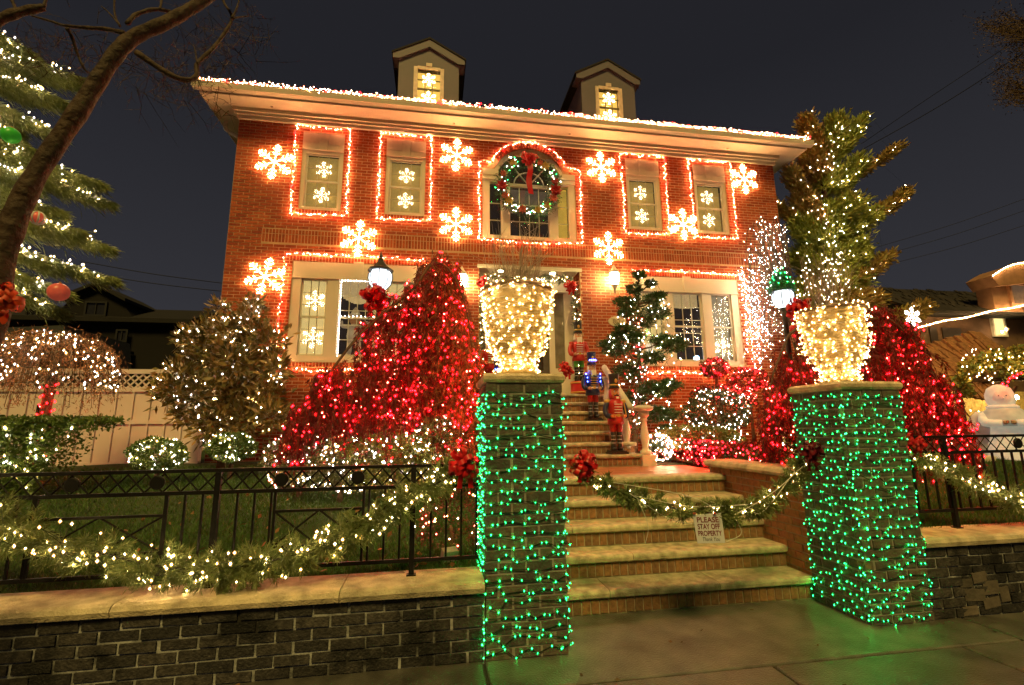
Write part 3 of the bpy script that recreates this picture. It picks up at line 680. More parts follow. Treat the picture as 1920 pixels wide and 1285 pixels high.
# ================================================================== LOW STREET WALLS
def low_wall(name, label, x0, x1, zt, bricks_x, joints, y=3.68):
    w = thing(name, label, 'wall', ((x0+x1)/2, y, 0))
    part(w, 'core', MB().box(x0, x1, y+.008, y+.30, -.1, zt-.085).mesh('core', WMORTAR))
    lay(w, courses(bricks_x[0], bricks_x[1], 0, zt-.085, .0765, .235), 'y', y, WBRICK, .05, True, .006)
    p = [(y-.035, zt-.075), (y-.045, zt-.04), (y-.03, zt-.012), (y, zt), (y+.34, zt+.006), (y+.345, zt-.08), (y, zt-.085)]
    for a, b in zip(joints[:-1], joints[1:]):
        part(w, 'cap_stone', MB().prism(p, 'x', a+.003, b-.003).mesh('cap_stone', CAPST))
    return w
low_wall('low_wall', 'dark weathered brick street wall under the long garlanded iron fence', -5.4, .385, .535, (-4.2, .385), [-5.4, -3.6, -2.02, -.62, .385])
rw = low_wall('low_wall', 'dark brick street wall with a rubble patch beside the farther pillar', 4.17, 8.5, .655, (4.17, 6.6), [4.17, 5.6, 7.0, 8.5], 3.70)
RUB = mat('rubble_stone', (.13, .105, .085), .85, (.07, .06, .05), bump=.8, bscale=25)
for cx, cz, a, b in ((4.62, .17, .13, .07), (4.78, .10, .12, .06), (4.80, .22, .10, .08), (4.55, .05, .10, .05), (4.70, .31, .11, .06), (4.93, .16, .06, .09), (4.55, .27, .08, .05)):
    part(rw, 'rubble_stone', MB().obox((cx, 3.722, cz), (a*1.5, .06, b*1.35), (0, rng.uniform(-.12, .12), rng.uniform(-.06, .06))).mesh('rubble_stone', RUB))

# ================================================================== PILLARS, NET LIGHTS, URNS
def pillar(label, x, y, w, h, z0=0.):
    p = thing('brick_pillar', label, 'pillar', (x+w/2, y+w/2, z0), 'pillars either side of the steps')
    part(p, 'core', MB().box(x+.006, x+w-.006, y+.006, y+w-.006, z0-.1, z0+h-.07).mesh('core', PMORTAR))
    F = lambda a, b: courses(a, b, z0, z0+h-.075, .083, .205)
    lay(p, F(x-.0065, x+w+.0065), 'y', y, PBRICK, .06, True, .0035)
    lay(p, F(y+.056, y+w-.056), 'x', x, PBRICK, .06, True, .0035)
    lay(p, F(y+.056, y+w-.056), 'X', x+w, PBRICK, .06, False)
    lay(p, F(x-.0065, x+w+.0065), 'Y', y+w, PBRICK, .06, False)
    o = .022; zt = z0+h
    V = []
    for q, zz in ((o-.012, zt-.072), (o, zt-.05), (o, zt-.022), (o-.02, zt)):
        V += [(x-q, y-q, zz), (x+w+q, y-q, zz), (x+w+q, y+w+q, zz), (x-q, y+w+q, zz)]
    F_ = [(3, 2, 1, 0), (12, 13, 14, 15)]+[(4*i+j, 4*i+(j+1) % 4, 4*i+4+(j+1) % 4, 4*i+4+j) for i in range(3) for j in range(4)]
    part(p, 'cap_stone', MB().add(V, F_).mesh('cap_stone', CAPST))
    return p
PL = (.393, 3.673, .613, 2.05, 0.); PR = (3.554, 3.673, .601, 2.005, .0)
pillar('square brick pillar in green net lights nearest the long fence', *PL)
pillar('square brick pillar in green net lights beside the rubble patched wall', *PR)
def net_lights(label, x, y, w, h, z0):
    rows = []
    n = int((h-.1)/.079)
    for k in range(n):
        z = z0+.05+k*.079; o = .014
        loop = [(x-o, y-o), (x+w+o, y-o), (x+w+o, y+w+o), (x-o, y+w+o), (x-o, y-o)]
        P = resample([(a, b, z) for a, b in loop], .054)
        keep = rng.uniform(size=len(P)) > .16
        P = P[keep]; P = P+np.stack([rng.normal(0, .012, len(P))*0, rng.normal(0, .004, len(P)), rng.normal(0, .016, len(P))], 1)
        # slide along the face a little
        fx = (np.abs(P[:, 1]-(y-o)) < .03) | (np.abs(P[:, 1]-(y+w+o)) < .03)
        P[fx, 0] += rng.normal(0, .014, fx.sum()); P[~fx, 1] += rng.normal(0, .014, (~fx).sum())
        rows.append(P)
    return light_string(label, rows, .0076, ['green'], .0038, name='net_lights', cat='net lights', group='green nets round the pillars')
net_lights('green net lights wrapped round the pillar nearest the long fence', *PL)
net_lights('green net lights wrapped round the pillar beside the rubble patch', *PR)

WICK = mat('urn_wicker', (.45, .34, .17), .8, vary=False, nscale=20, namt=.3, bump=.6, bscale=60)
TWIG = mat('bare_twig', (.42, .34, .27), .8, (.30, .24, .19), namt=.2)
URN_PROF = [(.17, 0), (.175, .03), (.15, .055), (.125, .09), (.13, .13), (.17, .17), (.215, .24), (.245, .33), (.262, .43), (.27, .55), (.275, .66), (.285, .70), (.30, .72), (.30, .75), (.27, .755), (.26, .70)]
def urn(label, llabel, tlabel, x, y, z, s, seed):
    u = thing('planter_urn', label, 'urn', (x, y, z), 'urns on the pillars')
    P = [(r*s, h*s) for r, h in URN_PROF]
    part(u, 'bowl', MB().lathe(P, (x, y, z), 28).mesh('bowl', WICK, True))
    part(u, 'rim', MB().tube([(x+.292*s*math.cos(t), y+.292*s*math.sin(t), z+.735*s) for t in np.linspace(0, 2*math.pi, 29)], .022*s, 6).mesh('rim', mat('rim_rope', (.22, .14, .09), .8, vary=False), True))
    part(u, 'soil', MB().lathe([(.262*s, .69*s), (.262*s, .70*s)], (x, y, z), 20).mesh('soil', JOINT))
    # lights wound round and round
    pr = np.array(P); hs = []
    runs = []; turns = 26
    q = np.linspace(0, 1, turns*20); ang = q*turns*2*math.pi
    zz = .02*s+q*.70*s
    rr = np.interp(zz, [h for r, h in P[:14]], [r for r, h in P[:14]])+.012+np.abs(rng.normal(0, .012, len(q)))
    runs.append(np.stack([x+rr*np.cos(ang+rng.normal(0, .12, len(q))), y+rr*np.sin(ang+rng.normal(0, .12, len(q))), z+zz+rng.normal(0, .012, len(q))], 1))
    t = np.linspace(0, 2*math.pi, 34); runs.append(np.stack([x+.31*s*np.cos(t), y+.31*s*np.sin(t), z+.75*s+rng.normal(0, .012, 34)], 1))
    light_string(llabel, runs, .0098, ['gold', 'gold', 'warm', 'white'], .0028, WHITEWIRE, 'lights wound round the urns')
    b = thing('bare_twigs', tlabel, 'twigs', (x, y, z+.7*s), 'twigs standing in the urns')
    mb = MB()
    for k in range(46):
        a = rng.uniform(0, 6.28); r0 = rng.uniform(0, .16)*s; L = rng.uniform(.30, .72)*s; sp = rng.uniform(.05, .32)
        p0 = np.array([x+r0*math.cos(a), y+r0*math.sin(a), z+.69*s]); p1 = p0+L*np.array([sp*math.cos(a), sp*math.sin(a), 1.])
        pm = (p0+p1)/2+rng.normal(0, .02, 3)
        mb.tube(smooth_path([p0, pm, p1], 5), [.0042, .0036, .003, .0022, .001], 4, random.uniform(.01, 1), cap=False)
        for j in range(4):
            f = rng.uniform(.35, .9); s0 = p0+(p1-p0)*f; d = np.array([rng.normal(0, .6), rng.normal(0, .6), 1.]); e = s0+d*rng.uniform(.06, .2)*s
            mb.tube([s0, e], [.0024, .0008], 3, random.uniform(.01, 1), cap=False)
    part(b, 'stems', mb.mesh('stems', TWIG), 'stuff')
urn('pale urn covered in warm lights on the pillar in front of the door', 'warm white lights wound round the urn in front of the door', 'bare twigs standing in the urn in front of the door', .70, 3.98, 2.05, 1.03, 1)
urn('pale urn covered in warm lights on the pillar beside the rubble wall', 'warm white lights wound round the urn beside the red weeping tree', 'bare twigs standing in the urn beside the tall juniper', 3.85, 3.98, 2.005, .98, 2)

# ================================================================== IRON FENCES
def bar(a, b, r): return MB().tube([a, b], r, 4)
def iron_fence(label, x0, x1, zb, zr, posts, meds, panels, y=3.9, zfoot=None):
    """zb bottom rail, zr = (second rail, top rail)"""
    f = thing('iron_fence', label, 'fence', ((x0+x1)/2, y, zb))
    zf = zfoot if zfoot is not None else zb-.12
    part(f, 'rail', MB().box(x0, x1, y-.02, y+.02, zr[1]-.012, zr[1]+.012).mesh('rail', IRON))
    part(f, 'rail', MB().box(x0, x1, y-.012, y+.012, zr[0]-.013, zr[0]+.013).mesh('rail', IRON))
    part(f, 'rail', MB().box(x0, x1, y-.012, y+.012, zb-.013, zb+.013).mesh('rail', IRON))
    pm = MB().box(-.019, .019, -.019, .019, zf-.001, zr[1]-.0125).box(-.035, .035, -.03, .03, zf-.001, zf+.008).mesh('post', IRON)
    for p in posts: part(f, 'post', pm, loc=(p, y, 0))
    bmsh = MB().box(-.0075, .0075, -.0075, .0075, zb+.0135, zr[0]-.0135).mesh('baluster', IRON)
    rngp = [(a, b) for a, b in panels]
    x = x0+.06
    while x < x1:
        if not any(a+.03 < x < b-.03 for a, b in rngp) and all(abs(x-p) > .03 for p in posts): part(f, 'baluster', bmsh, loc=(x, y, 0))
        x += .117
    step = .118; h = zr[1]-zr[0]-.026
    n = int((x1-x0)/step)
    for s in (1, -1):
        lm = bar((-s*step/2*1.0, s*.006, zr[0]+.013), (s*step/2*1.0, s*.006, zr[1]-.013), .0062).mesh('lattice_bar', IRON)
        for k in range(n): part(f, 'lattice_bar', lm, loc=(x0+(k+.5)*step, y, 0))
    mm = MB().lathe([(0.001, -.012), (.043, -.012), (.05, -.006), (.05, .006), (.043, .012), (0.001, .012)], n=16).mesh('medallion', IRON)
    for m_ in meds: part(f, 'medallion', mm, loc=(m_, y-.004, (zr[0]+zr[1])/2), rot=(math.pi/2, 0, 0), scale=(1, 1, 1))
    for a, b in panels:
        za, zt = zb+.14, zr[0]-.15; c = (a+b)/2; zm = (za+zt)/2
        part(f, 'panel_rail', MB().box(a, b, y-.009, y+.009, zt-.009, zt+.009).mesh('panel_rail', IRON)); part(f, 'panel_rail', MB().box(a, b, y-.009, y+.009, za-.009, za+.009).mesh('panel_rail', IRON))
        for q in (a, b): part(f, 'panel_stile', MB().box(q-.009, q+.009, y-.0085, y+.0085, zb+.0135, zr[0]-.0135).mesh('panel_stile', IRON))
        for p0, p1 in (((a, zt), (c, za)), ((c, za), (b, zt)), ((a, za), (c, zt)), ((c, zt), (b, za))):
            part(f, 'cross_bar', bar((p0[0], y, p0[1]), (p1[0], y, p1[1]), .007).mesh('cross_bar', IRON))
    return f
iron_fence('long black iron fence with diamond lattice on the dark street wall', -4.4, .36, .645, (1.185, 1.34), [-2.98, -1.555, -.15], [-3.05, -2.5, -1.96, -1.12, -.57], [(-2.72, -1.89), (-1.155, -.52)], 3.9, .54)
iron_fence('short black iron fence with diamond lattice beside the farther pillar', 4.19, 8.2, .82, (1.35, 1.50), [4.87, 6.2], [5.75, 6.6], [(6.5, 7.3)], 3.95, .66)

# ================================================================== GARLANDS
NEEDLE = mat('garland_needle', (.09, .14, .04), .6, (.20, .23, .07), namt=.2)
NEEDLEF = mat('frosted_needle', (.10, .14, .09), .6, (.22, .24, .19), namt=.2)
def garland(name, label, llabel, ctrl, r, nneed, nbulb, bcols, br, needle=(.07, .008), m=None, group=None, lgroup=None, n=60, outb=.8, dens=None):
    P = smooth_path(ctrl, n); seg = np.linalg.norm(np.diff(P, axis=0), axis=1); s = np.concatenate([[0], np.cumsum(seg)]); L = s[-1]
    t = thing(name, label, 'garland', P[len(P)//2], group)
    part(t, 'stem', MB().tube(P, .008, 5).mesh('stem', mat('garland_stem', (.03, .03, .02), .9, vary=False)))
    q = rng.uniform(0, L, nneed) if dens is None else rng.choice(np.linspace(0, L, len(dens)), nneed, p=np.array(dens)/np.sum(dens))+rng.uniform(-.04, .04, nneed)
    cen = np.stack([np.interp(q, s, P[:, i]) for i in range(3)], 1)
    # tufts: needles gathered on short sprigs that leave the stem
    nt_ = max(20, int(L*90)); tq = rng.uniform(0, L, nt_); tc_ = np.stack([np.interp(tq, s, P[:, i]) for i in range(3)], 1)
    rr = r(tq/L) if callable(r) else np.full(nt_, r)
    td = rng.normal(size=(nt_, 3)); td[:, 2] -= .25; td /= np.linalg.norm(td, axis=1)[:, None]
    k = rng.integers(0, nt_, nneed); f = rng.uniform(.1, 1, nneed)
    Q = tc_[k]+td[k]*(f*rr[k])[:, None]+rng.normal(0, .008, (nneed, 3))
    D = td[k]+rng.normal(0, .55, (nneed, 3))
    foliage(t, 'needles', Q, needle[0], needle[1], m or NEEDLE, D, .3, 'stuff')
    if nbulb:
        bq = np.sort(rng.uniform(0, L, nbulb)); bc = np.stack([np.interp(bq, s, P[:, i]) for i in range(3)], 1)
        bd = rng.normal(size=(nbulb, 3)); bd[:, 1] = -np.abs(bd[:, 1])*1.1; bd /= np.linalg.norm(bd, axis=1)[:, None]
        rb = r(bq/L) if callable(r) else np.full(nbulb, r)
        light_string(llabel, [bc+bd*(rb*outb*rng.uniform(.6, 1.1, nbulb))[:, None]], br, bcols, .0022, GREENWIRE, lgroup)
    return P
YG = 3.80
garland('garland', 'long thick needle garland with white lights draped along the iron fence', 'white lights threaded through the long fence garland',
        [at(-260, 850, YG), at(-60, 960, YG), at(60, 1005, YG), at(200, 1040, YG), at(330, 1066, YG), at(450, 1062, YG), at(600, 1025, YG), at(740, 950, YG), at(860, 885, YG)],
        lambda u: .17-.05*u, 42000, 200, ['white', 'white', 'warm'], .0098, (.055, .006), n=80, outb=.95)
garland('garland', 'thin dark garland with bare white wires strung across the steps', 'sparse white lights on the garland strung across the steps',
        [at(1086, 880, 3.80), at(1130, 905, 3.76), at(1210, 940, 3.70), at(1330, 962, 3.68), at(1420, 950, 3.70), at(1475, 910, 3.74), at(1512, 862, 3.80)],
        .088, 14000, 56, ['white', 'warm'], .0088, (.055, .008), n=60)
garland('garland', 'bright lit garland on the short iron fence past the farther pillar', 'white lights threaded through the short fence garland',
        [at(1715, 850, 3.84), at(1760, 875, 3.84), at(1830, 905, 3.84), at(1905, 938, 3.84), at(2010, 960, 3.84), at(2150, 930, 3.84)],
        .115, 17000, 120, ['white', 'white', 'warm'], .0098, (.055, .006))
# slack white cables hanging under the middle garland
ct = thing('lamp_cable', 'slack white light cables drooping under the garland across the steps', 'cable', at(1300, 960, 3.66))
mb = MB()
for a, b, c in (((1180, 925), (1260, 975), (1340, 985)), ((1340, 985), (1440, 930), (1505, 875)), ((1150, 905), (1290, 930), (1350, 960)), ((1195, 935), (1215, 985), (1210, 1020)), ((1375, 965), (1390, 1000), (1362, 1016)), ((1400, 950), (1430, 960), (1490, 885)), ((1190, 930), (1300, 950), (1420, 945))):
    mb.tube(smooth_path([at(*a, 3.64), at(*b, 3.62), at(*c, 3.64)], 12), .0026, 4, cap=False)
part(ct, 'wire', mb.mesh('wire', WHITEWIRE))
# sign
sg = thing('warning_sign', 'small white paper sign reading please stay off property thank you', 'sign', at(1330, 1000, 3.60))
P0, P1, P2, P3 = at(1308, 1019, 3.60), at(1360, 1018, 3.60), at(1352, 962, 3.585), at(1299, 966, 3.585)
u = (P1-P0); W_ = np.linalg.norm(u); u /= W_; v = P3-P0; v -= u*(v@u)*.0; H_ = np.linalg.norm(v); v /= H_; nrm = np.cross(u, v); nrm /= np.linalg.norm(nrm)
mb = MB(); V = [P0, P1, P2, P3]+[p-nrm*.003 for p in (P0, P1, P2, P3)]
part(sg, 'sheet', MB().add(V, [(0, 1, 2, 3), (7, 6, 5, 4), (0, 4, 5, 1), (1, 5, 6, 2), (2, 6, 7, 3), (3, 7, 4, 0)]).mesh('sheet', mat('sign_paper', (.74, .76, .82), .5, vary=False, namt=.04)))
INKR = mat('sign_ink_red', (.22, .02, .045), .6, vary=False); INKB = mat('sign_ink_black', (.03, .04, .06), .6, vary=False)
M4 = Matrix.Identity(4)
vv = np.cross(nrm, u)
for txt, fy, hgt, m_, shear, wid in (('PLEASE', .74, .19, INKR, 0, .78), ('STAY OFF', .50, .19, INKR, 0, .80), ('PROPERTY', .265, .18, INKR, 0, .86), ('Thank You', .075, .14, INKB, .35, .62)):
    cu = bpy.data.curves.new('lettering', 'FONT'); cu.body = txt; cu.size = 1; cu.align_x = 'CENTER'; cu.shear = shear; cu.offset = .018 if m_ is INKR else .0
    o = bpy.data.objects.new('lettering', cu); C.objects.link(o); bpy.context.view_layer.update()
    me = bpy.data.meshes.new_from_object(o.evaluated_get(bpy.context.evaluated_depsgraph_get())); bpy.data.objects.remove(o)
    co_ = np.empty(len(me.vertices)*3); me.vertices.foreach_get('co', co_); co_ = co_.reshape(-1, 3)
    cw_ = co_[:, 0].max()-co_[:, 0].min(); ch_ = .72
    base = P0+(P3-P0)*fy+u*W_*.5+nrm*.0015
    Q = base+u*((co_[:, 0:1])*wid*W_/cw_)+((P3-P0)/H_)*(co_[:, 1:2]*hgt*H_/ch_)
    me.vertices.foreach_set('co', Q.astype(np.float32).ravel()); me.materials.clear(); me.materials.append(m_); me.update()
    part(sg, 'lettering', me, label='printed line reading '+txt)
CLIP = mat('red_clip', (.55, .06, .05), .4, vary=False)
for px in (1302, 1340): part(sg, 'clip', MB().ball(at(px, 963, 3.575), .011, 8, 6, sq=(1.3, .7, .8)).mesh('clip', CLIP, True))

# ================================================================== RED BOWS
REDF = mat('red_ribbon', (.62, .012, .016), .4, (.42, .006, .012), namt=.2); DRED = mat('dark_red_ribbon', (.14, .004, .010), .45, (.09, .003, .008), namt=.2)
def bow(label, c, size, m, loops=12, tails=2, group='red bows', name='ribbon_bow', facing=0.):
    t = thing(name, label, 'bow', c, group, rot=facing)
    mb = MB(); nl = loops*3
    for k in range(nl):
        d = np.array([rng.normal(), -abs(rng.normal())*.8, rng.normal()*1.05]); d /= np.linalg.norm(d); L = size*rng.uniform(.28, .56); w = size*rng.uniform(.09, .14)
        side = np.cross(d, rng.normal(size=3)); side /= np.linalg.norm(side); up = np.cross(side, d); V = []
        for q in np.linspace(0, 1, 9):
            p = d*L*math.sin(math.pi*q)**.8+up*w*1.1*math.sin(2*math.pi*q)
            V += [p-side*w*.5, p+side*w*.5]
        mb.add(V, [(2*i, 2*i+1, 2*i+3, 2*i+2) for i in range(8)], rng.uniform(.01, 1))
    lpart(t, 'loops', mb.mesh('loops', m, True))
    lpart(t, 'knot', MB().ball((0, -size*.22, 0), size*.085, 8, 6).mesh('knot', m, True))
    for k in range(tails):
        s = -1 if k % 2 else 1
        pts = smooth_path([(0, -size*.1, 0), (s*size*.12, -size*.16, -size*.3), (s*size*.16, -size*.1, -size*.62)], 7); V = []
        for i, p in enumerate(pts): V += [p+np.array([-size*.07, .01*(-1)**i, 0]), p+np.array([size*.07, -.01*(-1)**i, 0])]
        lpart(t, 'tail', MB().add(V, [(2*i, 2*i+1, 2*i+3, 2*i+2) for i in range(6)], .5).mesh('tail', m, True))
    return t
bow('bright red looped bow between the long fence garland and the pillar', at(872, 872, 3.70), .27, REDF, 18)
bow('red looped bow on the steps side of the pillar before the door', at(1092, 868, 3.74), .24, REDF, 16)
bow('dark red bow where the steps garland meets the farther pillar', at(1516, 850, 3.66), .23, DRED, 12)
bow('bright red bow on the fence side of the farther pillar', at(1712, 830, 3.74), .20, REDF, 14)

# ================================================================== LIGHTS ON THE HOUSE
RW = ['red', 'eave', 'eave', 'eave', 'pink', 'white', 'eave']
YS = YH-.055
def outline(label, pts, step=.052, r=.0135):
    P = resample([(a, YS, b) for a, b in pts], step); P += np.stack([rng.normal(0, .014, len(P)), -np.abs(rng.normal(0, .012, len(P))), rng.normal(0, .014, len(P))], 1)
    return light_string(label, [P], r, RW, .004, WHITEWIRE, 'red and white strings on the house')
d = .13
for x, lab in zip(WINX, ('the upper window nearest the magnolia side corner', 'the upper window between magnolia corner and wreath', 'the upper window just past the wreath towards the juniper', 'the upper window nearest the juniper')):
    x0, x1, z0, z1 = x-WW-d, x+WW+d, 5.92, 7.89
    outline('red and white string lights round '+lab, [(x0, z0), (x0+.01, 6.9), (x0-.01, z1), (x, z1-.02), (x1, z1), (x1, 6.8), (x1, z0+.04), (x, z0), (x0, z0)])
arc = [(2.0+.93*math.cos(math.radians(a)), 7.08+.87*math.sin(math.radians(a))) for a in range(152, 27, -8)]
outline('red and white string lights arching over the wreath window', [(.88, 5.6), (.87, 6.5), (.87, 7.38), (1.2, 7.43)]+arc+[(2.82, 7.43), (3.15, 7.37), (3.16, 6.5), (3.16, 5.62), (2.0, 5.55), (.88, 5.6)])
outline('red and white string lights round the wide window behind the red weeping tree', [(-.22, 4.1), (-.21, 5.05), (-1.5, 5.09), (-2.96, 5.07), (-2.99, 4.0), (-2.98, 2.79), (-2.3, 2.74), (-1.5, 2.79)])
outline('red and white string lights round the wide window beside the pom pom evergreen', [(4.25, 5.05), (5.6, 5.08), (7.0, 5.04), (7.03, 4.0), (7.04, 2.85), (6.2, 2.72), (5.2, 2.8), (4.3, 2.74)])
runs = []
for dz, dy in ((0, -.02), (.045, .01), (.085, -.01)):
    P = resample([(EX0-.02, EY-.13+dy, EZ+.17+dz*.6), (EX1+.02, EY-.13+dy, EZ+.17+dz*.6)], .05); P += rng.normal(0, .016, P.shape); runs.append(P)
light_string('thick band of red and white lights along the front gutter', runs, .0145, ['eave', 'pink', 'eave', 'red', 'eave', 'white', 'warm'], .004, WHITEWIRE, 'red and white strings on the house')
runs = [resample([(EX0-.06, EY-.1, EZ+.14), (EX0-.06, EY+1.2, EZ+.12)], .05, .014), resample([(EX0-.06, EY-.08, EZ+.10), (EX0-.06, EY+.3, EZ-.1)], .05, .014)]
light_string('white lights running back along the eave corner above the magnolia', runs[:1], .0135, ['cool', 'white', 'pink'], .004, WHITEWIRE)
light_string('short run of white lights on the eave end behind the juniper', [resample([(EX1+.05, EY-.1, EZ+.14), (EX1+.05, EY+1.0, EZ+.12)], .07, .012)], .013, ['cool', 'pink'], .004, WHITEWIRE)

# snowflakes: a wire frame with bulbs along every arm
def flake_pts(R, step, rich=True):
    segs = []
    for k in range(6):
        a = math.pi/2+k*math.pi/3; d = np.array([math.cos(a), math.sin(a)])
        segs.append((d*.0, d*R))
        for f, l in ((.40, .20), (.62, .25), (.84, .15)) if rich else ((.6, .34),):
            for s in (1, -1):
                b = a+s*math.radians(52); segs.append((d*R*f, d*R*f+np.array([math.cos(b), math.sin(b)])*R*l))
    pts = []
    for a, b in segs:
        n = max(2, int(np.linalg.norm(b-a)/step)+1); pts += [a+(b-a)*i/(n-1) for i in range(n)]
    return segs, np.array(pts)
SF = {}
def snowflake(label, c, R, group, cols='flake', br=.0165, step=.028, rich=True, tilt=0., name='snowflake_light'):
    key = (R, cols, rich)
    if key not in SF:
        segs, pts = flake_pts(R, step, rich); mb = MB()
        for a, b in segs: mb.tube([(a[0], 0, a[1]), (b[0], 0, b[1])], br*.45, 4)
        P = np.stack([pts[:, 0], np.full(len(pts), -br*.5), pts[:, 1]], 1)
        SF[key] = (mb.mesh('frame', mat('flake_frame', (.7, .65, .5), .5, vary=False)), bulbs_mesh('bulbs', P, br, cols))
    t = thing(name, label, 'snowflake', c, group); t.rotation_euler = (0, tilt, 0)
    lpart(t, 'frame', SF[key][0]); lpart(t, 'bulbs', SF[key][1], 'stuff'); return t
for (px, py), lab, tl in (((515, 304), 'on the brick corner beside the first upper window', .12), ((856, 291), 'under the cornice between the second upper window and the wreath', .05), ((1127, 314), 'under the cornice just past the wreath towards the third upper window', -.05), ((1395, 336), 'beside the fourth upper window near the juniper', -.03),
                          ((673, 447), 'on the belt course above the wide window behind the red weeping tree', .05), ((855, 421), 'on the belt course between the second upper window and the wreath window sill', 0), ((1141, 466), 'on the belt course above the wall lantern', 0), ((1281, 421), 'between the third and fourth upper windows on the belt course', 0), ((497, 519), 'beside the wide window, above the magnolia', .2)):
    c = at(px, py, YH-.055); snowflake('big snowflake '+lab, c, .375, 'snowflakes on the brick wall', tilt=tl)
where = {('upper', 0): 'the upper window nearest the magnolia', ('upper', 1): 'the second upper window from the magnolia', ('upper', 2): 'the upper window next past the wreath', ('upper', 3): 'the upper window nearest the juniper',
         ('dormer', 0): 'the dormer nearer the cedar', ('dormer', 1): 'the dormer nearer the juniper'}
cnt = {}
for x, y, z, R, k, kind in FLAKES:
    if kind == 'lower': lab = {4.18: 'small glowing snowflake high in the side light beside the magnolia', 3.42: 'small glowing snowflake low in the side light beside the magnolia', 4.02: 'small glowing snowflake in the side light half hidden by the red tree', 3.36: 'small glowing snowflake in the side light above the red topiary'}[z]
    else:
        n = cnt.get((kind, k), 0); cnt[(kind, k)] = n+1
        up = (n == 0) if kind != 'dormer' else (n == 0)
        lab = 'small glowing snowflake in the %s pane of %s' % ('top' if up else 'bottom', where[(kind, k)])
    snowflake(lab, (x, y, z), R, 'snowflakes hung inside the windows', 'pane' if kind != 'dormer' else 'warm', .0075, .022, True, random.uniform(-.1, .1), 'window_snowflake')

# icicle border in the middle light of the wide window
zb, za = 4.60, 3.05
light_string('white pinpoint lights edging the middle pane of the wide window', [resample([(-1.90, YH+.06, za), (-1.90, YH+.06, zb), (-1.1, YH+.06, zb)], .055), resample([(-1.88, YH+.06, 3.86), (-1.25, YH+.06, 3.86)], .07)], .0115, ['cool'], .002, WHITEWIRE)

# plush figure behind the wide window and a blue lamp behind the other one
pf = thing('plush_figure', 'cream plush toy with a brown head standing inside the middle pane behind the weeping tree', 'plush toy', (at(664, 640, YH+.35)[0], YH+.35, 3.35))
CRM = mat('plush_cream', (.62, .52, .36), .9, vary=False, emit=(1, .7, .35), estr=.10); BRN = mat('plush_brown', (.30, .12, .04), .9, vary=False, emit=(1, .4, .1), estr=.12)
lpart(pf, 'body', MB().lathe([(.0, 0), (.13, .03), (.16, .16), (.13, .32), (.08, .40)], n=12).mesh('body', CRM, True)); hd = lpart(pf, 'head', MB().ball((0, 0, .50), .115, 12, 8).mesh('head', BRN, True))
for q in (-1, 1):
    lpart(hd, 'ear', MB().ball((q*.095, 0, .59), .04, 8, 5).mesh('ear', BRN, True)); lpart(pf, 'arm', MB().tube(smooth_path([(q*.1, 0, .36), (q*.24, -.05, .36), (q*.27, -.08, .46)], 6), .045, 8).mesh('arm', CRM, True)); lpart(pf, 'leg', MB().tube([(q*.08, 0, .06), (q*.10, -.05, -.28)], .055, 8).mesh('leg', CRM, True))
lpart(hd, 'hat', MB().lathe([(.10, .57), (.11, .60), (.05, .72), (.0, .78)], n=10).mesh('hat', CRM, True))
bl_ = thing('blue_lamp', 'small blue white glowing lamp low behind the wide window by the red topiary', 'lamp', at(1306, 672, YH+.3))
lpart(bl_, 'bulb', MB().ball((0, 0, 0), .06, 10, 7).mesh('bulb', glow('blue_white_lamp', (.35, .72, 1.), 16.), True)); lpart(bl_, 'stand', MB().tube([(0, 0, -.06), (0, 0, -.25)], .015, 6).mesh('stand', LSTONE))

# wreath
wc = at(990, 352, YH-.12); WR = .60
wt = thing('christmas_wreath', 'large round evergreen wreath with lights and red flowers on the arched window', 'wreath', wc)
PINE = mat('wreath_needle', (.02, .055, .02), .6, (.035, .07, .02), namt=.2)
n = 5200; a = rng.uniform(0, 6.283, n); q = rng.normal(0, .062, (n, 3)); q[:, 1] *= .7
P = np.stack([WR*np.cos(a), 0*a, WR*np.sin(a)], 1)+q
V, F = leaves_np(P, .075, .012, q+np.stack([-np.sin(a), 0*a, np.cos(a)], 1)*.05, .8)
lpart(wt, 'needles', mesh_np('needles', V, F, PINE, rng.uniform(.01, 1, n)), 'stuff')
lpart(wt, 'ring', MB().tube([(WR*math.cos(t), 0, WR*math.sin(t)) for t in np.linspace(0, 6.283, 40)], .03, 6).mesh('ring', GREENWIRE))
FLW = mat('red_flower', (.40, .012, .012), .45, (.30, .006, .008), namt=.2); FLG = mat('gold_flower', (.50, .32, .09), .4, (.40, .22, .05), namt=.2); FLP = mat('coral_flower', (.55, .12, .07), .45, (.45, .07, .05))
def flower(root, c, s, m, y=-.11):
    mb = MB()
    for ring_, (k0, L, tl) in enumerate(((8, 1., .25), (6, .65, .6))):
        for k in range(k0):
            a = 6.283*k/k0+ring_*.4; dd = np.array([math.cos(a), 0, math.sin(a)]); sd = np.array([-math.sin(a), 0, math.cos(a)])
            b = np.array([c[0], y, c[1]]); o_ = np.array([0, -1, 0])
            V = [b+o_*.01, b+dd*s*L*.55+sd*s*.24+o_*s*tl*.5, b+dd*s*L+o_*s*tl, b+dd*s*L*.55-sd*s*.24+o_*s*tl*.5]
            mb.add(V, [(0, 1, 2, 3)], random.uniform(.01, 1))
    mb.ball((c[0], y-.03, c[1]), s*.16, 7, 5, .9)
    return lpart(root, 'flower', mb.mesh('flower', m))
for deg, s, m_ in ((186, .15, FLW), (209, .10, FLP), (352, .16, FLW), (333, .12, FLP), (125, .10, FLG), (52, .12, FLG), (158, .09, FLP), (64, .09, FLP), (222, .11, FLG), (255, .11, FLP), (288, .10, FLG), (312, .10, FLG), (12, .10, FLW)):
    t = math.radians(deg); flower(wt, (WR*math.cos(t), WR*math.sin(t)), s, m_)
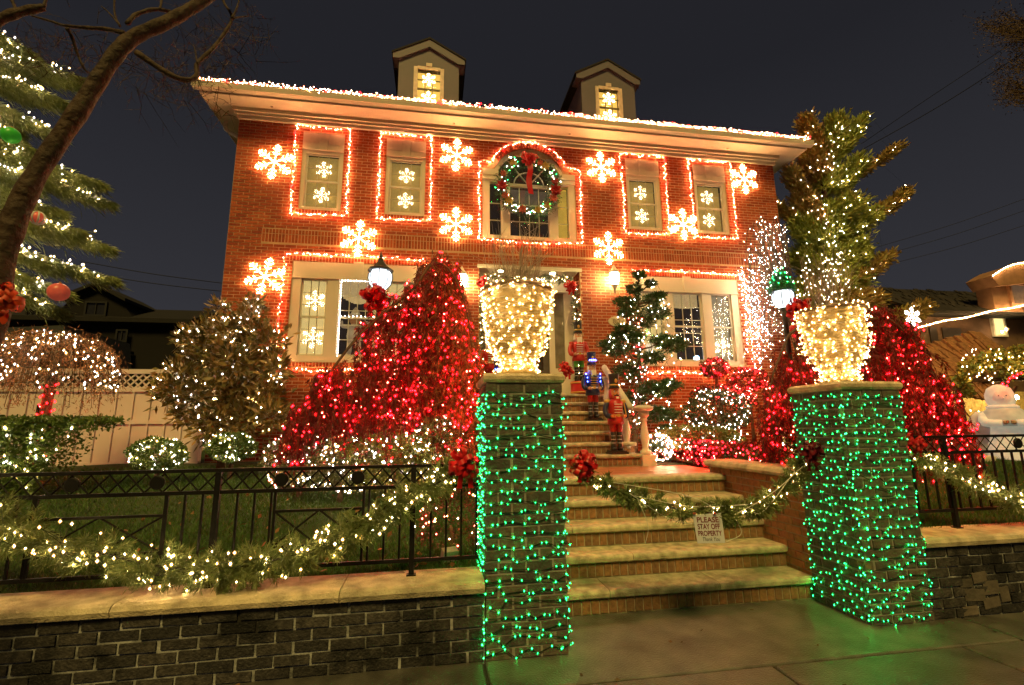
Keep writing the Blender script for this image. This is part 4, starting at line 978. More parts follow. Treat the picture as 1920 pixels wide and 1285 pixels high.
wb = bow('long tailed red velvet bow at the top of the wreath', (wc[0], wc[1]-.13, wc[2]+WR+.02), .38, REDF, 14, 0, 'red bows')
mb = MB(); pts = smooth_path([(0, -.04, 0), (.02, -.07, -.3), (-.015, -.06, -.55), (.03, -.05, -.86)], 12); V = []
for i, p in enumerate(pts): V += [p+np.array([-.06, .015*math.sin(i), 0]), p+np.array([.06, -.015*math.sin(i), 0])]
lpart(wb, 'tail', mb.add(V, [(2*i, 2*i+1, 2*i+3, 2*i+2) for i in range(11)], .5).mesh('tail', REDF, True))
n = 110; a = rng.uniform(0, 6.283, n); rr = WR+rng.normal(0, .065, n)
light_string('white lights dotted over the big wreath', [np.stack([wc[0]+rr*np.cos(a), wc[1]-.07-rng.uniform(0, .04, n), wc[2]+rr*np.sin(a)], 1)], .0135, ['cool', 'white', 'cool', 'white', 'green'], 0)

# door garland with frosted needles
dg = [(.98, YH+.12, 2.4), (.95, YH+.10, 3.4), (.97, YH+.10, 4.45), (1.05, YH+.12, 4.78), (1.5, YH+.12, 4.83), (2.0, YH+.12, 4.76), (2.5, YH+.12, 4.83), (2.93, YH+.12, 4.76), (3.0, YH+.10, 4.4), (3.02, YH+.10, 3.4), (3.0, YH+.12, 2.4)]
garland('door_garland', 'frosted needle garland framing the front door opening', 'small white lights in the garland round the front door', dg, .11, 9000, 150, ['white', 'warm'], .0105, (.06, .012), NEEDLEF, n=70)
bow('red bow at the hinge side top corner of the door garland', at(906, 530, YH-.02), .30, REDF, 12)
bow('red bow at the lantern side top corner of the door garland', at(1070, 538, YH-.02), .30, REDF, 12)
bow('red bow low on the porch beside the drum of the tallest standing nutcracker', at(1062, 693, 9.0), .32, REDF, 12)
# number plaque
pq = thing('number_plaque', 'cream oval house number plaque with dark figures on the brick', 'plaque', at(1157, 603, YH-.02))
lpart(pq, 'plate', MB().prism([(.2*math.cos(t), .115*math.sin(t)) for t in np.linspace(0, 6.283, 25)[:-1]], 'y', -.015, .012).mesh('plate', mat('plaque_cream', (.62, .52, .33), .5, vary=False)))
DIG = mat('plaque_figures', (.26, .19, .09), .5, vary=False)
for k, ch in enumerate('80'):
    cu = bpy.data.curves.new('figure', 'FONT'); cu.body = ch; cu.size = .15; cu.align_x = 'CENTER'; cu.extrude = .003
    o = bpy.data.objects.new('figure', cu); C.objects.link(o); bpy.context.view_layer.update()
    me = bpy.data.meshes.new_from_object(o.evaluated_get(bpy.context.evaluated_depsgraph_get())); bpy.data.objects.remove(o); me.materials.clear(); me.materials.append(DIG)
    lpart(pq, 'figure', me, loc=(-.07+.085*k, -.019, -.05), rot=(math.pi/2, 0, 0))

# wall lantern right of the door and its twin on the far side
LMET = mat('lantern_metal', (.05, .055, .05), .5, vary=False, metal=.4); LWHT = mat('lantern_white', (.5, .47, .40), .5, vary=False)
def wall_lantern(label, c):
    t = thing('wall_lantern', label, 'lantern', c, 'wall lanterns by the door')
    lpart(t, 'globe', MB().lathe([(.07, -.12), (.10, -.02), (.11, .08), (.085, .14)], n=10).mesh('globe', glow('wall_lamp_glass', (1, .80, .36), 95.), True))
    lpart(t, 'roof', MB().lathe([(.125, .14), (.10, .19), (.05, .24), (.02, .30), (.0, .34)], n=10).mesh('roof', LWHT, True))
    lpart(t, 'tail', MB().lathe([(.0, -.36), (.02, -.30), (.03, -.22), (.06, -.16), (.075, -.12)], n=10).mesh('tail', LWHT, True))
    lpart(t, 'bracket', MB().tube([(0, .0, .2), (0, .12, .24), (0, .2, .1)], .014, 6).mesh('bracket', LWHT))
    cg = MB()
    for k in range(6):
        a = k*math.pi/3; cg.tube([(.075*math.cos(a), .075*math.sin(a), -.12), (.112*math.cos(a), .112*math.sin(a), .04), (.092*math.cos(a), .092*math.sin(a), .14)], .006, 4)
    lpart(t, 'cage', cg.mesh('cage', LWHT))
wall_lantern('lit white wall lantern on the brick beside the pom pom evergreen', at(1152, 524, YH-.2))
wall_lantern('lit white wall lantern half hidden behind the red weeping tree', at(866, 528, YH-.2))

# post lanterns
def post_lantern(label, c, post, z0):
    t = thing('post_lantern', label, 'lantern', (c[0], c[1], z0), 'lamp posts in the garden')
    z = c[2]-z0
    k = .80; G = lambda L: [(r*k, z+h*k) for r, h in L]
    lpart(t, 'post', MB().lathe([(.09, 0), (.09, .1), (.045, .14), (.04, z-.32)]+G([(.07, -.30), (.05, -.27), (.10, -.215)]), n=12).mesh('post', post, True))
    lpart(t, 'globe', MB().lathe(G([(.10, -.205), (.185, -.10), (.21, .02), (.205, .10), (.17, .155)]), n=8).mesh('globe', glow('post_lamp_glass', (.86, .94, 1.), 1.5), True))
    lpart(t, 'roof', MB().lathe(G([(.235, .15), (.235, .185), (.17, .215), (.105, .29), (.06, .35), (.055, .40), (.03, .42), (.045, .45), (.02, .49), (.0, .55)]), n=8).mesh('roof', post))
    cg = MB()
    for q in range(8):
        a = q*math.pi/4; cg.tube([(r*math.cos(a), r*math.sin(a), zz) for r, zz in G([(.108, -.20), (.195, -.10), (.222, .02), (.216, .10), (.185, .155)])], .0075, 4)
    lpart(t, 'cage', cg.mesh('cage', post)); return t
c = at(713, 524, 7.0); post_lantern('black post lantern with white globe rising behind the red weeping tree', c, LMET, .9)
bow('red bow tied under the globe of the lantern in the weeping tree', c+np.array([-.03, -.16, -.34]), .46, REDF, 16, 2)
c = at(1468, 560, 7.0); post_lantern('green wreathed post lantern with white globe beside the house corner', c, LMET, 1.05)
n = 2600; q = rng.uniform(0, 1, n); rr = np.interp(q, [0, .5, 1], [.20, .14, .04]); a = rng.uniform(0, 6.283, n)
lg = thing('lantern_garland', 'small green garland heaped on the roof of the wreathed post lantern', 'garland', c+np.array([0, 0, .2]))
foliage(lg, 'needles', np.stack([c[0]+rr*np.cos(a), c[1]+rr*np.sin(a), c[2]+.12+.34*q+rng.normal(0, .012, n)], 1), .05, .012, mat('green_tinsel', (.02, .16, .09), .5, (.03, .22, .10)), kind='stuff')
P = np.stack([c[0]+.24*np.cos(np.linspace(0, 25, 40))*np.linspace(1, .2, 40), c[1]+.24*np.sin(np.linspace(0, 25, 40))*np.linspace(1, .2, 40), c[2]+.17+np.linspace(0, .38, 40)], 1)
light_string('green lights spiralling over the roof of the wreathed post lantern', [P], .011, ['green', 'green', 'cool'], .002)
bow('crimson bow under the globe of the green wreathed lantern', c+np.array([.0, -.3, -.30]), .48, REDF, 16, 0)
bow('second crimson bow hanging just below the one on the wreathed lantern', c+np.array([.05, -.24, -.58]), .46, REDF, 16, 2)

# ================================================================== NUTCRACKERS
def pm(name, col, rough=.35): return mat('paint_'+name, col, rough, vary=False, namt=.06, spec=.5)
PK = pm('black', (.015, .014, .014)); PRD = pm('red', (.45, .018, .015)); PGR = pm('green', (.07, .42, .04)); PBL = pm('navy', (.010, .015, .055)); PSK = pm('skin', (.55, .28, .16)); PWH = pm('white', (.72, .70, .66)); PGD = pm('gold', (.55, .33, .06))
def nutcracker(label, c, H, coat, trous, sleeve, hat, epaul, base='block', beard=PWH, face=0., staff=False, skin=PSK):
    t = thing('nutcracker', label, 'nutcracker', c, 'nutcracker soldiers on the steps', rot=face, scale=H/1.25); t.scale = (.84*H/1.25, .84*H/1.25, H/1.25)
    if base == 'drum':
        lpart(t, 'drum', MB().lathe([(.20, -.24), (.215, -.22), (.205, -.19), (.205, -.05), (.215, -.02), (.20, 0)], n=20).mesh('drum', PRD, True))
        for k in (-.21, -.03): lpart(t, 'drum_band', MB().lathe([(.217, k-.012), (.217, k+.012)], n=20).mesh('drum_band', PGD, True))
    else: lpart(t, 'base', MB().box(-.17, .17, -.13, .13, 0, .035).box(-.15, .15, -.11, .11, .0355, .055).mesh('base', PK))
    z0 = .0 if base == 'drum' else .055
    for s in (-1, 1):
        x = s*.062
        lpart(t, 'boot', MB().lathe([(.05, z0), (.052, z0+.05), (.042, z0+.10), (.045, z0+.20), (.052, z0+.27), (.048, z0+.28)], (x, 0, 0), 12).ball((x, -.05, z0+.026), .048, 8, 6, sq=(.9, 1.3, .55)).mesh('boot', PK, True))
        for k in range(3): lpart(t, 'boot_lace', MB().lathe([(.0475, z0+.11+.055*k), (.0475, z0+.117+.055*k)], (x, 0, 0), 12).mesh('boot_lace', PWH, True))
        lpart(t, 'trouser_leg', MB().lathe([(.052, z0+.28), (.06, z0+.30), (.064, z0+.42), (.066, z0+.48)], (x, 0, 0), 12).mesh('trouser_leg', trous, True))
    lpart(t, 'coat', MB().lathe([(.155, z0+.40), (.15, z0+.47), (.125, z0+.535), (.135, z0+.60), (.15, z0+.70), (.14, z0+.76), (.06, z0+.79)], n=18).mesh('coat', coat, True))
    lpart(t, 'belt', MB().lathe([(.133, z0+.52), (.133, z0+.55)], n=18).mesh('belt', PWH if beard is PWH else PGD, True))
    lpart(t, 'buckle', MB().box(-.025, .025, -.142, -.13, z0+.512, z0+.558).mesh('buckle', PGD))
    for k in range(4):
        lpart(t, 'frogging', MB().box(-.075, .075, -.148, -.128-.002*k, z0+.575+.042*k, z0+.586+.042*k).mesh('frogging', PWH if coat is PRD else PGD))
    for s in (-1, 1):
        arm = smooth_path([(s*.15, 0, z0+.74), (s*.205, -.01, z0+.64), (s*.20, -.05, z0+.54), (s*.15, -.12, z0+.525)], 9)
        lpart(t, 'arm', MB().tube(arm, np.linspace(.052, .04, 9), 10).mesh('arm', sleeve, True))
        lpart(t, 'epaulette', MB().ball((s*.155, 0, z0+.755), .062, 10, 6, sq=(1.1, 1, .55)).mesh('epaulette', epaul, True))
        hnd = MB().ball((s*.12, -.14, z0+.52), .034, 8, 6, sq=(1.1, .9, .8))
        for f in range(4): hnd.tube([(s*(.105-.0), -.165, z0+.508+.011*f), (s*.078, -.172, z0+.506+.011*f), (s*.07, -.16, z0+.505+.011*f)], .0065, 5)
        hnd.tube([(s*.125, -.155, z0+.545), (s*.10, -.17, z0+.55)], .008, 5)
        lpart(t, 'hand', hnd.mesh('hand', skin, True))
    zh = z0+.79
    hd = lpart(t, 'head', MB().lathe([(.055, zh-.02), (.078, zh+.02), (.086, zh+.08), (.082, zh+.15), (.075, zh+.19)], n=14).ball((0, -.09, zh+.085), .018, 7, 5).mesh('head', skin, True))
    for s in (-1, 1):
        lpart(hd, 'eye', MB().ball((s*.032, -.078, zh+.115), .015, 8, 5).mesh('eye', PWH, True)); lpart(hd, 'pupil', MB().ball((s*.032, -.091, zh+.115), .0075, 6, 4).mesh('pupil', PK, True))
        lpart(hd, 'moustache', MB().tube(smooth_path([(0, -.095, zh+.062), (s*.035, -.095, zh+.055), (s*.062, -.085, zh+.072)], 6), [.011, .012, .011, .009, .006, .003], 6).mesh('moustache', PK if beard is not PWH else PWH, True))
        lpart(hd, 'eyebrow', MB().tube([(s*.015, -.082, zh+.14), (s*.05, -.078, zh+.145)], .006, 5).mesh('eyebrow', PK))
    lpart(t, 'beard', MB().prism([(-.055, zh+.045), (.055, zh+.045), (.05, zh-.04), (.028, zh-.10), (0, zh-.125), (-.028, zh-.10), (-.05, zh-.04)][::-1], 'y', -.135, -.075).mesh('beard', beard))
    lpart(t, 'mouth', MB().box(-.03, .03, -.138, -.1355, zh+.005, zh+.035).mesh('mouth', PWH))
    lpart(t, 'hair', MB().lathe([(.09, zh-.0), (.10, zh+.06), (.09, zh+.15)], (0, .022, 0), 12).mesh('hair', beard, True))
    zt = zh+.185
    hb = lpart(t, 'hat', MB().lathe([(.098, zt-.02), (.098, zt), (.088, zt+.02), (.092, zt+.12), (.10, zt+.20), (.10, zt+.215), (.0, zt+.22)], n=16).mesh('hat', hat, True))
    lpart(hb, 'hat_band', MB().lathe([(.0925, zt+.025), (.0935, zt+.05)], n=16).mesh('hat_band', PGD, True))
    lpart(hb, 'peak', MB().ball((0, -.075, zt-.005), .07, 10, 5, sq=(1, .9, .18)).mesh('peak', PK, True))
    lpart(hb, 'hat_badge', MB().ball((0, -.095, zt+.10), .03, 8, 5, sq=(1, .4, 1.2)).mesh('hat_badge', PGD, True))
    if staff: lpart(t, 'sword', MB().tube([(.16, -.13, z0+.52), (.10, -.16, z0+.75)], .012, 6).mesh('sword', PGD))
    return t
POR = pm('orange', (.62, .20, .06))
nutcracker('front nutcracker with red beard, navy sleeves and black hat lowest on the steps', (2.86, 7.28, LZ+R6), 1.27, PRD, PRD, PBL, PK, PGD, beard=pm('beard_red', (.50, .03, .03)), face=.06, staff=True, skin=POR)
nutcracker('middle nutcracker in navy coat with glowing blue hat and shoulder lights', (2.76, 8.05, LZ+4*R6), 1.22, PBL, PRD, PBL, PBL, PBL, face=.0)
nutcracker('top nutcracker in red coat and green trousers standing on a red drum', (2.78, 8.86, 2.26+.24*1.0), 1.26, PRD, PGR, PRD, PK, PRD, base='drum', face=-.05)
nutcracker('nutcracker with blue lights peering out behind the urn on the weeping tree side', (1.06, 7.9, LZ+4*R6-.2), 1.22, PBL, PRD, PBL, PBL, PBL, face=.1)
nutcracker('red coated nutcracker behind the blue lit one beside the weeping tree', (1.02, 8.8, 2.26), 1.22, PRD, PRD, PRD, PRD, PRD, face=.1)
def blue_lights(label, c, s):
    P = np.array([(-.035, -.10, 1.09), (0, -.105, 1.09), (.035, -.10, 1.09), (.06, -.08, 1.09), (-.06, -.08, 1.09), (-.135, -.07, .84), (.135, -.07, .84), (-.12, -.10, .77), (.12, -.10, .77), (-.12, -.1, .70), (.12, -.1, .70)])*s+np.array(c)
    light_string(label, [P], .016, ['blue'], 0, group='blue lights on the nutcrackers')
blue_lights('blue lights on the hat and shoulders of the middle nutcracker', (2.76, 8.05, LZ+4*R6), 1.22/1.25)
blue_lights('blue lights on the nutcracker behind the urn', (1.06, 7.89, LZ+4*R6-.2), 1.22/1.25)

# ================================================================== PLANTS
BARK = mat('bark_brown', (.11, .062, .032), .9, (.07, .045, .028), vary=False, nscale=6, namt=.5, bump=1., bscale=28)
def scatter_ball(c, r, n, shell=.35, sq=(1, 1, 1), bump=.12):
    d = rng.normal(size=(n, 3)); d /= np.linalg.norm(d, axis=1)[:, None]
    ph = rng.uniform(0, 6, 6)
    k = 1+bump*(np.sin(d[:, 0]*5+ph[0])*np.cos(d[:, 2]*4+ph[1])+.6*np.sin(d[:, 1]*7+ph[2]+d[:, 2]*6))
    rr = r*k*(1-shell*rng.uniform(0, 1, n)**1.6)
    return np.asarray(c)+d*rr[:, None]*np.array(sq), d
def front(P, d, keep=-.25):
    m = d[:, 1] < .25; return P[m], d[m]
def lit_path(P, k=None):
    """order scattered bulbs into a winding run (by height bands, back and forth)"""
    z = np.round((P[:, 2]-P[:, 2].min())/max(.08, (np.ptp(P[:, 2]))/7)).astype(int)
    o = np.lexsort((np.where(z % 2 == 0, P[:, 0], -P[:, 0]), z)); return P[o]
BOXL = mat('boxwood_leaf', (.055, .11, .018), .5, (.10, .15, .025), namt=.2)
OLIVE = mat('olive_leaf', (.07, .085, .022), .55, (.10, .10, .03), namt=.2)
REDL = mat('red_barberry_leaf', (.11, .022, .016), .6, (.07, .02, .012), namt=.2)
def shrub(name, label, llabel, c, r, sq, leaf, nleaf, nb, cols, br=.0125, lsz=(.045, .028), trunk=True, wire=.0022, tlab=None, bandz=None, shell=.35, bump=.12, group=None):
    t = thing(name, label, 'shrub', (c[0], c[1], float(gz(c[0], c[1]))), group)
    P, dd = scatter_ball(c, r, nleaf, shell, sq, bump); foliage(t, 'foliage', P, lsz[0], lsz[1], leaf, dd, .9, 'stuff')
    if trunk: part(t, 'trunk', MB().tube([(c[0], c[1], float(gz(c[0], c[1]))-.05), (c[0]+.02, c[1], c[2]-r*sq[2]*.3), (c[0], c[1], c[2])], [.035, .028, .012], 7).mesh('trunk', BARK))
    if nb:
        P, dd = scatter_ball(c, r*1.03, nb*3, .10, sq, bump); P, dd = front(P, dd); P = P[:nb]
        if bandz: P = P[(P[:, 2] > bandz[0]) & (P[:, 2] < bandz[1])]
        light_string(llabel, [lit_path(P)], br, cols, wire)
    return t
W2 = ['cool', 'white', 'white']
# ---- along the fence side lawn
c = at(297, 852, 7.3); shrub('ball_shrub', 'low round boxwood in front of the vinyl fence with white lights', 'white lights on the round boxwood in front of the vinyl fence', c, .33, (1, .9, .62), BOXL, 3600, 62, W2)
c = at(435, 838, 7.6); shrub('ball_shrub', 'oval green boxwood with a band of lights under the magnolia', 'white lights on the oval boxwood under the magnolia', c, .31, (1, .9, .62), BOXL, 3600, 50, W2)
c = at(565, 862, 6.4); shrub('ball_shrub', 'rounded shrub with dense pinkish white lights next to the oval boxwood', 'dense pinkish white lights on the rounded shrub next to the oval boxwood', c, .40, (1.05, .9, .85), OLIVE, 3200, 130, ['cool', 'white', 'pink'], .0115)
c = at(640, 868, 6.1); shrub('ball_shrub', 'spreading shrub with white lights under the left skirt of the weeping tree', 'white lights on the spreading shrub below the weeping tree skirt', c, .44, (1.1, .9, .75), OLIVE, 3400, 100, W2, .0115)
c = at(735, 868, 5.9); shrub('ball_shrub', 'yellow green shrub with white lights below the post lantern', 'white lights on the yellow green shrub below the post lantern', c, .46, (1.15, .9, .72), mat('lime_leaf', (.10, .13, .02), .55, (.15, .15, .03)), 3600, 90, W2, .0115)
c = at(820, 845, 5.9); shrub('ball_shrub', 'thin twiggy shrub with sparse lights by the weeping tree trunk', 'sparse white lights on the twiggy shrub by the weeping tree trunk', c, .40, (.9, .9, 1.0), OLIVE, 2000, 50, W2, .011)
c = at(845, 985, 4.7); shrub('ball_shrub', 'reddish twiggy barberry with white lights behind the fence end by the pillar', 'white lights on the reddish barberry behind the fence end', c, .30, (1.0, .8, 1.2), REDL, 1700, 60, ['white', 'warm', 'pink'], .009, (.035, .014))
# flat topped hedge
x0, x1, yh = at(-140, 800, 6.9)[0], at(205, 800, 6.9)[0], 6.9
hz0, hz1 = .93, float(at(100, 788, 6.6)[2])
hg = thing('clipped_hedge', 'flat topped green hedge with white lights under the umbrella tree', 'hedge', ((x0+x1)/2, yh, .9))
n = 20000; P = np.stack([rng.uniform(x0, x1, n), rng.uniform(yh-.35, yh+.35, n), rng.uniform(hz0-.05, hz1, n)], 1)
s_ = rng.uniform(size=n); P[s_ < .4, 1] = yh-.35+rng.normal(0, .03, (s_ < .4).sum()); P[(s_ > .4) & (s_ < .65), 2] = hz1+rng.normal(0, .02, ((s_ > .4) & (s_ < .65)).sum())
cut = P[:, 0] > x1-.25*(1+(hz1-P[:, 2])*1.1); P = P[~(cut & (P[:, 2] < hz1-.12))]
foliage(hg, 'foliage', P, .05, .03, BOXL, None, 1, 'stuff')
part(hg, 'stems', MB().tube([(x0+.4, yh, .8), (x0+.5, yh, 1.2)], .03, 6).tube([(x1-.8, yh, .8), (x1-.7, yh, 1.3)], .03, 6).tube([(x1-1.6, yh, .8), (x1-1.6, yh, 1.3)], .03, 6).mesh('stems', BARK))
n = 170; P = np.stack([rng.uniform(x0, x1-.05, n), yh-.39+rng.normal(0, .02, n), rng.uniform(hz0, hz1-.05, n)], 1); P = P[P[:, 0] < x1-.1-(hz1-P[:, 2])*.55]
light_string('white lights scattered over the flat topped hedge', [lit_path(P)], .0125, W2)

# umbrella tree
uc = at(92, 735, 7.6); top = at(92, 628, 7.6)[2]
ut = thing('umbrella_tree', 'mushroom shaped weeping topiary with brown twigs, white lights and a red lit trunk', 'tree', (uc[0], uc[1], .9))
R = abs(at(212, 735, 7.6)[0]-uc[0]); HZ = top-uc[2]
part(ut, 'trunk', MB().tube([(uc[0]-.03, uc[1], .85), (uc[0]-.02, uc[1], 1.5), (uc[0]+.02, uc[1], top-.3)], [.085, .07, .05], 9).mesh('trunk', BARK, True))
mb = MB(); lp = []
for k in range(170):
    a = rng.uniform(0, 6.283); rr = R*rng.uniform(.55, 1.05); dz = rng.uniform(.7, 1.15)
    pts = [np.array([uc[0], uc[1], top-.35]), np.array([uc[0]+rr*.45*math.cos(a), uc[1]+rr*.45*math.sin(a), top-.06*rng.uniform(.3, 2)]), np.array([uc[0]+rr*.85*math.cos(a), uc[1]+rr*.85*math.sin(a), top-HZ*.4*dz]), np.array([uc[0]+rr*math.cos(a), uc[1]+rr*math.sin(a), top-HZ*(.85+.3*rng.uniform())*dz])]
    q = smooth_path(pts, 8); mb.tube(q, np.linspace(.011, .003, 8), 4, random.uniform(.01, 1), cap=False); lp.append(q[2:])
part(ut, 'branches', mb.mesh('branches', BARK), 'stuff')
lp = np.concatenate(lp); P = np.repeat(lp, 9, 0)+rng.normal(0, .05, (len(lp)*9, 3)); D = rng.normal(size=P.shape)*.5+[0, 0, -.6]
foliage(ut, 'foliage', P, .07, .010, mat('russet_twig', (.30, .13, .045), .7, (.20, .09, .035)), D, .5, 'stuff')
n = 380; d_ = rng.normal(size=(n, 3)); d_ /= np.linalg.norm(d_, axis=1)[:, None]; d_[:, 2] = np.abs(d_[:, 2]); m = d_[:, 1] < .3; d_ = d_[m]
P = np.array([uc[0], uc[1], uc[2]])+d_*np.array([R*1.02, R*1.02, HZ*1.02])+rng.normal(0, .02, d_.shape)
light_string('white lights netted over the umbrella tree dome', [lit_path(P)], .0125, W2)
t_ = np.linspace(0, 1, 64); P = np.stack([uc[0]+.085*np.cos(t_*70), uc[1]+.085*np.sin(t_*70), .95+t_*(uc[2]+.12-.95)], 1)
light_string('red lights wrapped round the umbrella tree trunk', [P], .013, ['red', 'red', 'pink'])

# magnolia
mc = at(430, 700, 8.5)
mg = thing('magnolia_tree', 'broad leaved magnolia with bronze leaves and white lights at the house corner', 'tree', (mc[0], mc[1], 1.0))
part(mg, 'trunk', MB().tube([(mc[0], mc[1], .95), (mc[0]+.05, mc[1], 1.8), (mc[0]+.1, mc[1], 3.4)], [.07, .05, .015], 8).mesh('trunk', BARK, True))
lobes = [((472, 575), .20), ((462, 610), .30), ((430, 625), .26), ((398, 618), .24), ((378, 650), .30), ((352, 632), .18), ((500, 640), .30), ((440, 675), .38), ((395, 690), .36), ((345, 700), .30), ((490, 690), .36), ((322, 735), .26), ((368, 740), .34), ((430, 735), .42), ((500, 735), .32), ((395, 790), .32), ((455, 785), .38), ((510, 780), .24), ((350, 775), .22), ((412, 575), .12), ((520, 690), .16)]
Ps = []; Ds = []; Bs = []; mb = MB()
for (px, py), r in lobes:
    c = at(px, py, 8.4+rng.uniform(-.35, .3)); P, d_ = scatter_ball(c, r*.95, int(600*(r/.4)**1.5), .8, (1, 1, 1), .35); Ps.append(P); Ds.append(d_*1.2+[0, 0, .45])
    P, d_ = scatter_ball(c, r*1.03, int(20*r/.4)+2, .2); P, d_ = front(P, d_); Bs.append(P)
    mb.tube(smooth_path([(mc[0]+.05, mc[1], c[2]-.7), (np.array([mc[0], mc[1], c[2]-.3])+c)/2, c], 6), [.03, .026, .02, .015, .01, .006], 5)
part(mg, 'branches', mb.mesh('branches', BARK), 'stuff')
foliage(mg, 'foliage', np.concatenate(Ps), .145, .048, mat('magnolia_leaf', (.085, .085, .02), .36, (.27, .16, .045), namt=.25), np.concatenate(Ds), .8, 'stuff')
light_string('white lights strung through the magnolia', [lit_path(np.concatenate(Bs))], .0135, W2)

# ---- weeping trees: arching limbs that let curtains of twigs hang
def weeping(label, llabel, ridge, ys, base, apex, nstr,  zmin, nb, leafm, leafm2, split, lengths=(.5, 2.2), limbs=6, bulb=.0125, seed=3):
    t = thing('weeping_tree', label, 'tree', base)
    mb = MB(); part(t, 'trunk', MB().tube(smooth_path([base, (np.array(base)+apex)/2+np.array([.08, 0, 0]), apex], 10), np.linspace(.10, .03, 10), 9).mesh('trunk', BARK, True))
    RP = [smooth_path([at(px, py, y) for px, py in ridge], 60) for y in np.linspace(ys[0], ys[1], 7)]
    limbm = MB()
    for i in range(7):
        pth = RP[i][::6]-[0, 0, .06]; ia = int(np.argmax(pth[:, 2])); limbm.tube(smooth_path([np.array(apex)-[0, 0, .35]]+list(pth[ia::-1]-[0, 0, .10]), 12), np.linspace(.022, .004, 12), 5); limbm.tube(smooth_path([np.array(apex)-[0, 0, .35]]+list(pth[ia:]-[0, 0, .10]), 12), np.linspace(.022, .004, 12), 5)
    part(t, 'limbs', limbm.mesh('limbs', BARK, True), 'stuff')
    clumps = [(int(min(6, abs(rng.normal(0, 3.0)))), (q*37 % (nstr//9)+rng.uniform(0, 1))*59/(nstr//9), rng.uniform(0, 1)**1.4) for q in range(nstr//9)]
    ia_ = float(np.argmax(RP[3][:, 2])); clumps += [(int(rng.integers(0, 7)), float(np.clip(ia_+rng.normal(0, 3.5), 0, 58)), rng.uniform(0, .12)) for q in range(14)]
    tw = MB(); Ps = []; Dn = []; V2 = []; Bl = []
    for k in range(nstr):
        i, u0, dc = clumps[k % len(clumps)]; u = float(np.clip(u0+rng.normal(0, .7), 0, 58.99)); j = int(u); s = RP[i][j]*(1-u+j)+RP[i][min(59, j+1)]*(u-j)
        drop = np.clip(dc+rng.normal(0, .05), 0, .9)*(s[2]-zmin)*.8
        s = s+np.array([rng.normal(0, .05), rng.normal(0, .08), -drop*.98-rng.uniform(0, .04)])
        L = min(rng.uniform(*lengths), s[2]-zmin+rng.uniform(-.35, .25))
        if L < .15: continue
        sway = rng.normal(0, .10)*L; n = 8; q = np.linspace(0, 1, n)
        out = rng.normal(0, .05)
        pts = np.stack([s[0]+sway*q+out*np.sin(q*3), s[1]+rng.normal(0, .05)*q-.06*np.sin(q*2), s[2]-L*q**1.15], 1)
        tw.tube(pts, .0032, 3, random.uniform(.01, 1), cap=False)
        m_ = int(L*105); f = rng.uniform(0, n-1.001, m_); fi = f.astype(int); P = pts[fi]+(pts[fi+1]-pts[fi])*(f-fi)[:, None]
        Ps.append(P+rng.normal(0, .012, P.shape)); d = rng.normal(0, .4, P.shape); d[:, 2] -= 1; Dn.append(d)
        if i <= 2 and rng.uniform() < .75: Bl.append(pts[rng.integers(0, n, max(1, int(L*6)))]+rng.normal(0, .02, (max(1, int(L*6)), 3))-[0, .03, 0])
    part(t, 'twigs', tw.mesh('twigs', BARK), 'stuff')
    P = np.concatenate(Ps); D = np.concatenate(Dn)
    sel = P[:, 0]+rng.normal(0, .25, len(P)) > split
    if (~sel).any(): foliage(t, 'foliage', P[~sel], .085, .017, leafm, D[~sel], .4, 'stuff')
    if sel.any(): foliage(t, 'foliage', P[sel], .095, .014, leafm2, D[sel], .4, 'stuff')
    B = np.concatenate(Bl); B = B[rng.permutation(len(B))[:nb]]
    light_string(llabel, [lit_path(B)], bulb*1.15, ['red', 'red', 'red', 'pink'] if split > 50 else ['red', 'red', 'red', 'red', 'pink'], .002)
    return t
WEEP = mat('weeping_leaf_crimson', (.17, .012, .014), .7, (.08, .009, .010), namt=.2); WEEP2 = mat('weeping_leaf_rust', (.27, .10, .035), .7, (.17, .065, .025), namt=.2)
weeping('large weeping tree hung with red lights in front of the wide window', 'red lights hung through the large weeping tree', [(552, 800), (566, 752), (604, 690), (655, 640), (690, 585), (735, 555), (775, 520), (805, 480), (832, 468), (855, 510), (878, 570), (888, 660), (895, 760)],
        (5.9, 7.0), (.02, 6.4, .85), at(832, 500, 6.4), 620, 1.42, 820, WEEP, WEEP2, .05)
weeping('red lit weeping tree behind the farther pillar and its urn', 'red lights hung through the weeping tree behind the farther pillar', [(1428, 810), (1442, 700), (1462, 640), (1490, 590), (1550, 585), (1610, 580), (1655, 574), (1700, 610), (1735, 660), (1765, 720), (1792, 800)],
        (5.2, 6.2), (4.55, 5.6, .9), at(1640, 590, 5.6), 620, .95, 620, WEEP, WEEP2, 99., (.4, 1.5))

# ---- pom pom evergreen right of the door
pc = at(1205, 840, 7.9)
pt_ = thing('pom_pom_evergreen', 'irregular cloud pruned evergreen with white lights between door and wide window', 'tree', (pc[0], 8.2, 1.05))
T0 = np.array([pc[0]-.05, 8.2, 1.05]); T1 = at(1196, 505, 8.2)
part(pt_, 'trunk', MB().tube(smooth_path([T0, T0*.5+T1*.5+[.06, 0, 0], T1], 12), np.linspace(.07, .01, 12), 8).mesh('trunk', BARK, True))
pads = [((1196, 510), .11), ((1192, 535), .16), ((1215, 530), .12), ((1180, 560), .20), ((1222, 557), .18), ((1238, 560), .12), ((1165, 585), .16), ((1225, 590), .20), ((1160, 612), .20), ((1195, 605), .22), ((1152, 632), .18), ((1190, 640), .22), ((1240, 640), .24), ((1265, 650), .20), ((1235, 675), .22), ((1165, 660), .20), ((1150, 640), .14),
        ((1180, 690), .22), ((1215, 720), .20), ((1262, 715), .22), ((1240, 735), .20), ((1225, 770), .24), ((1260, 775), .22), ((1190, 745), .2), ((1245, 800), .2)]
Ps = []; Ds = []; Bs = []; mb = MB()
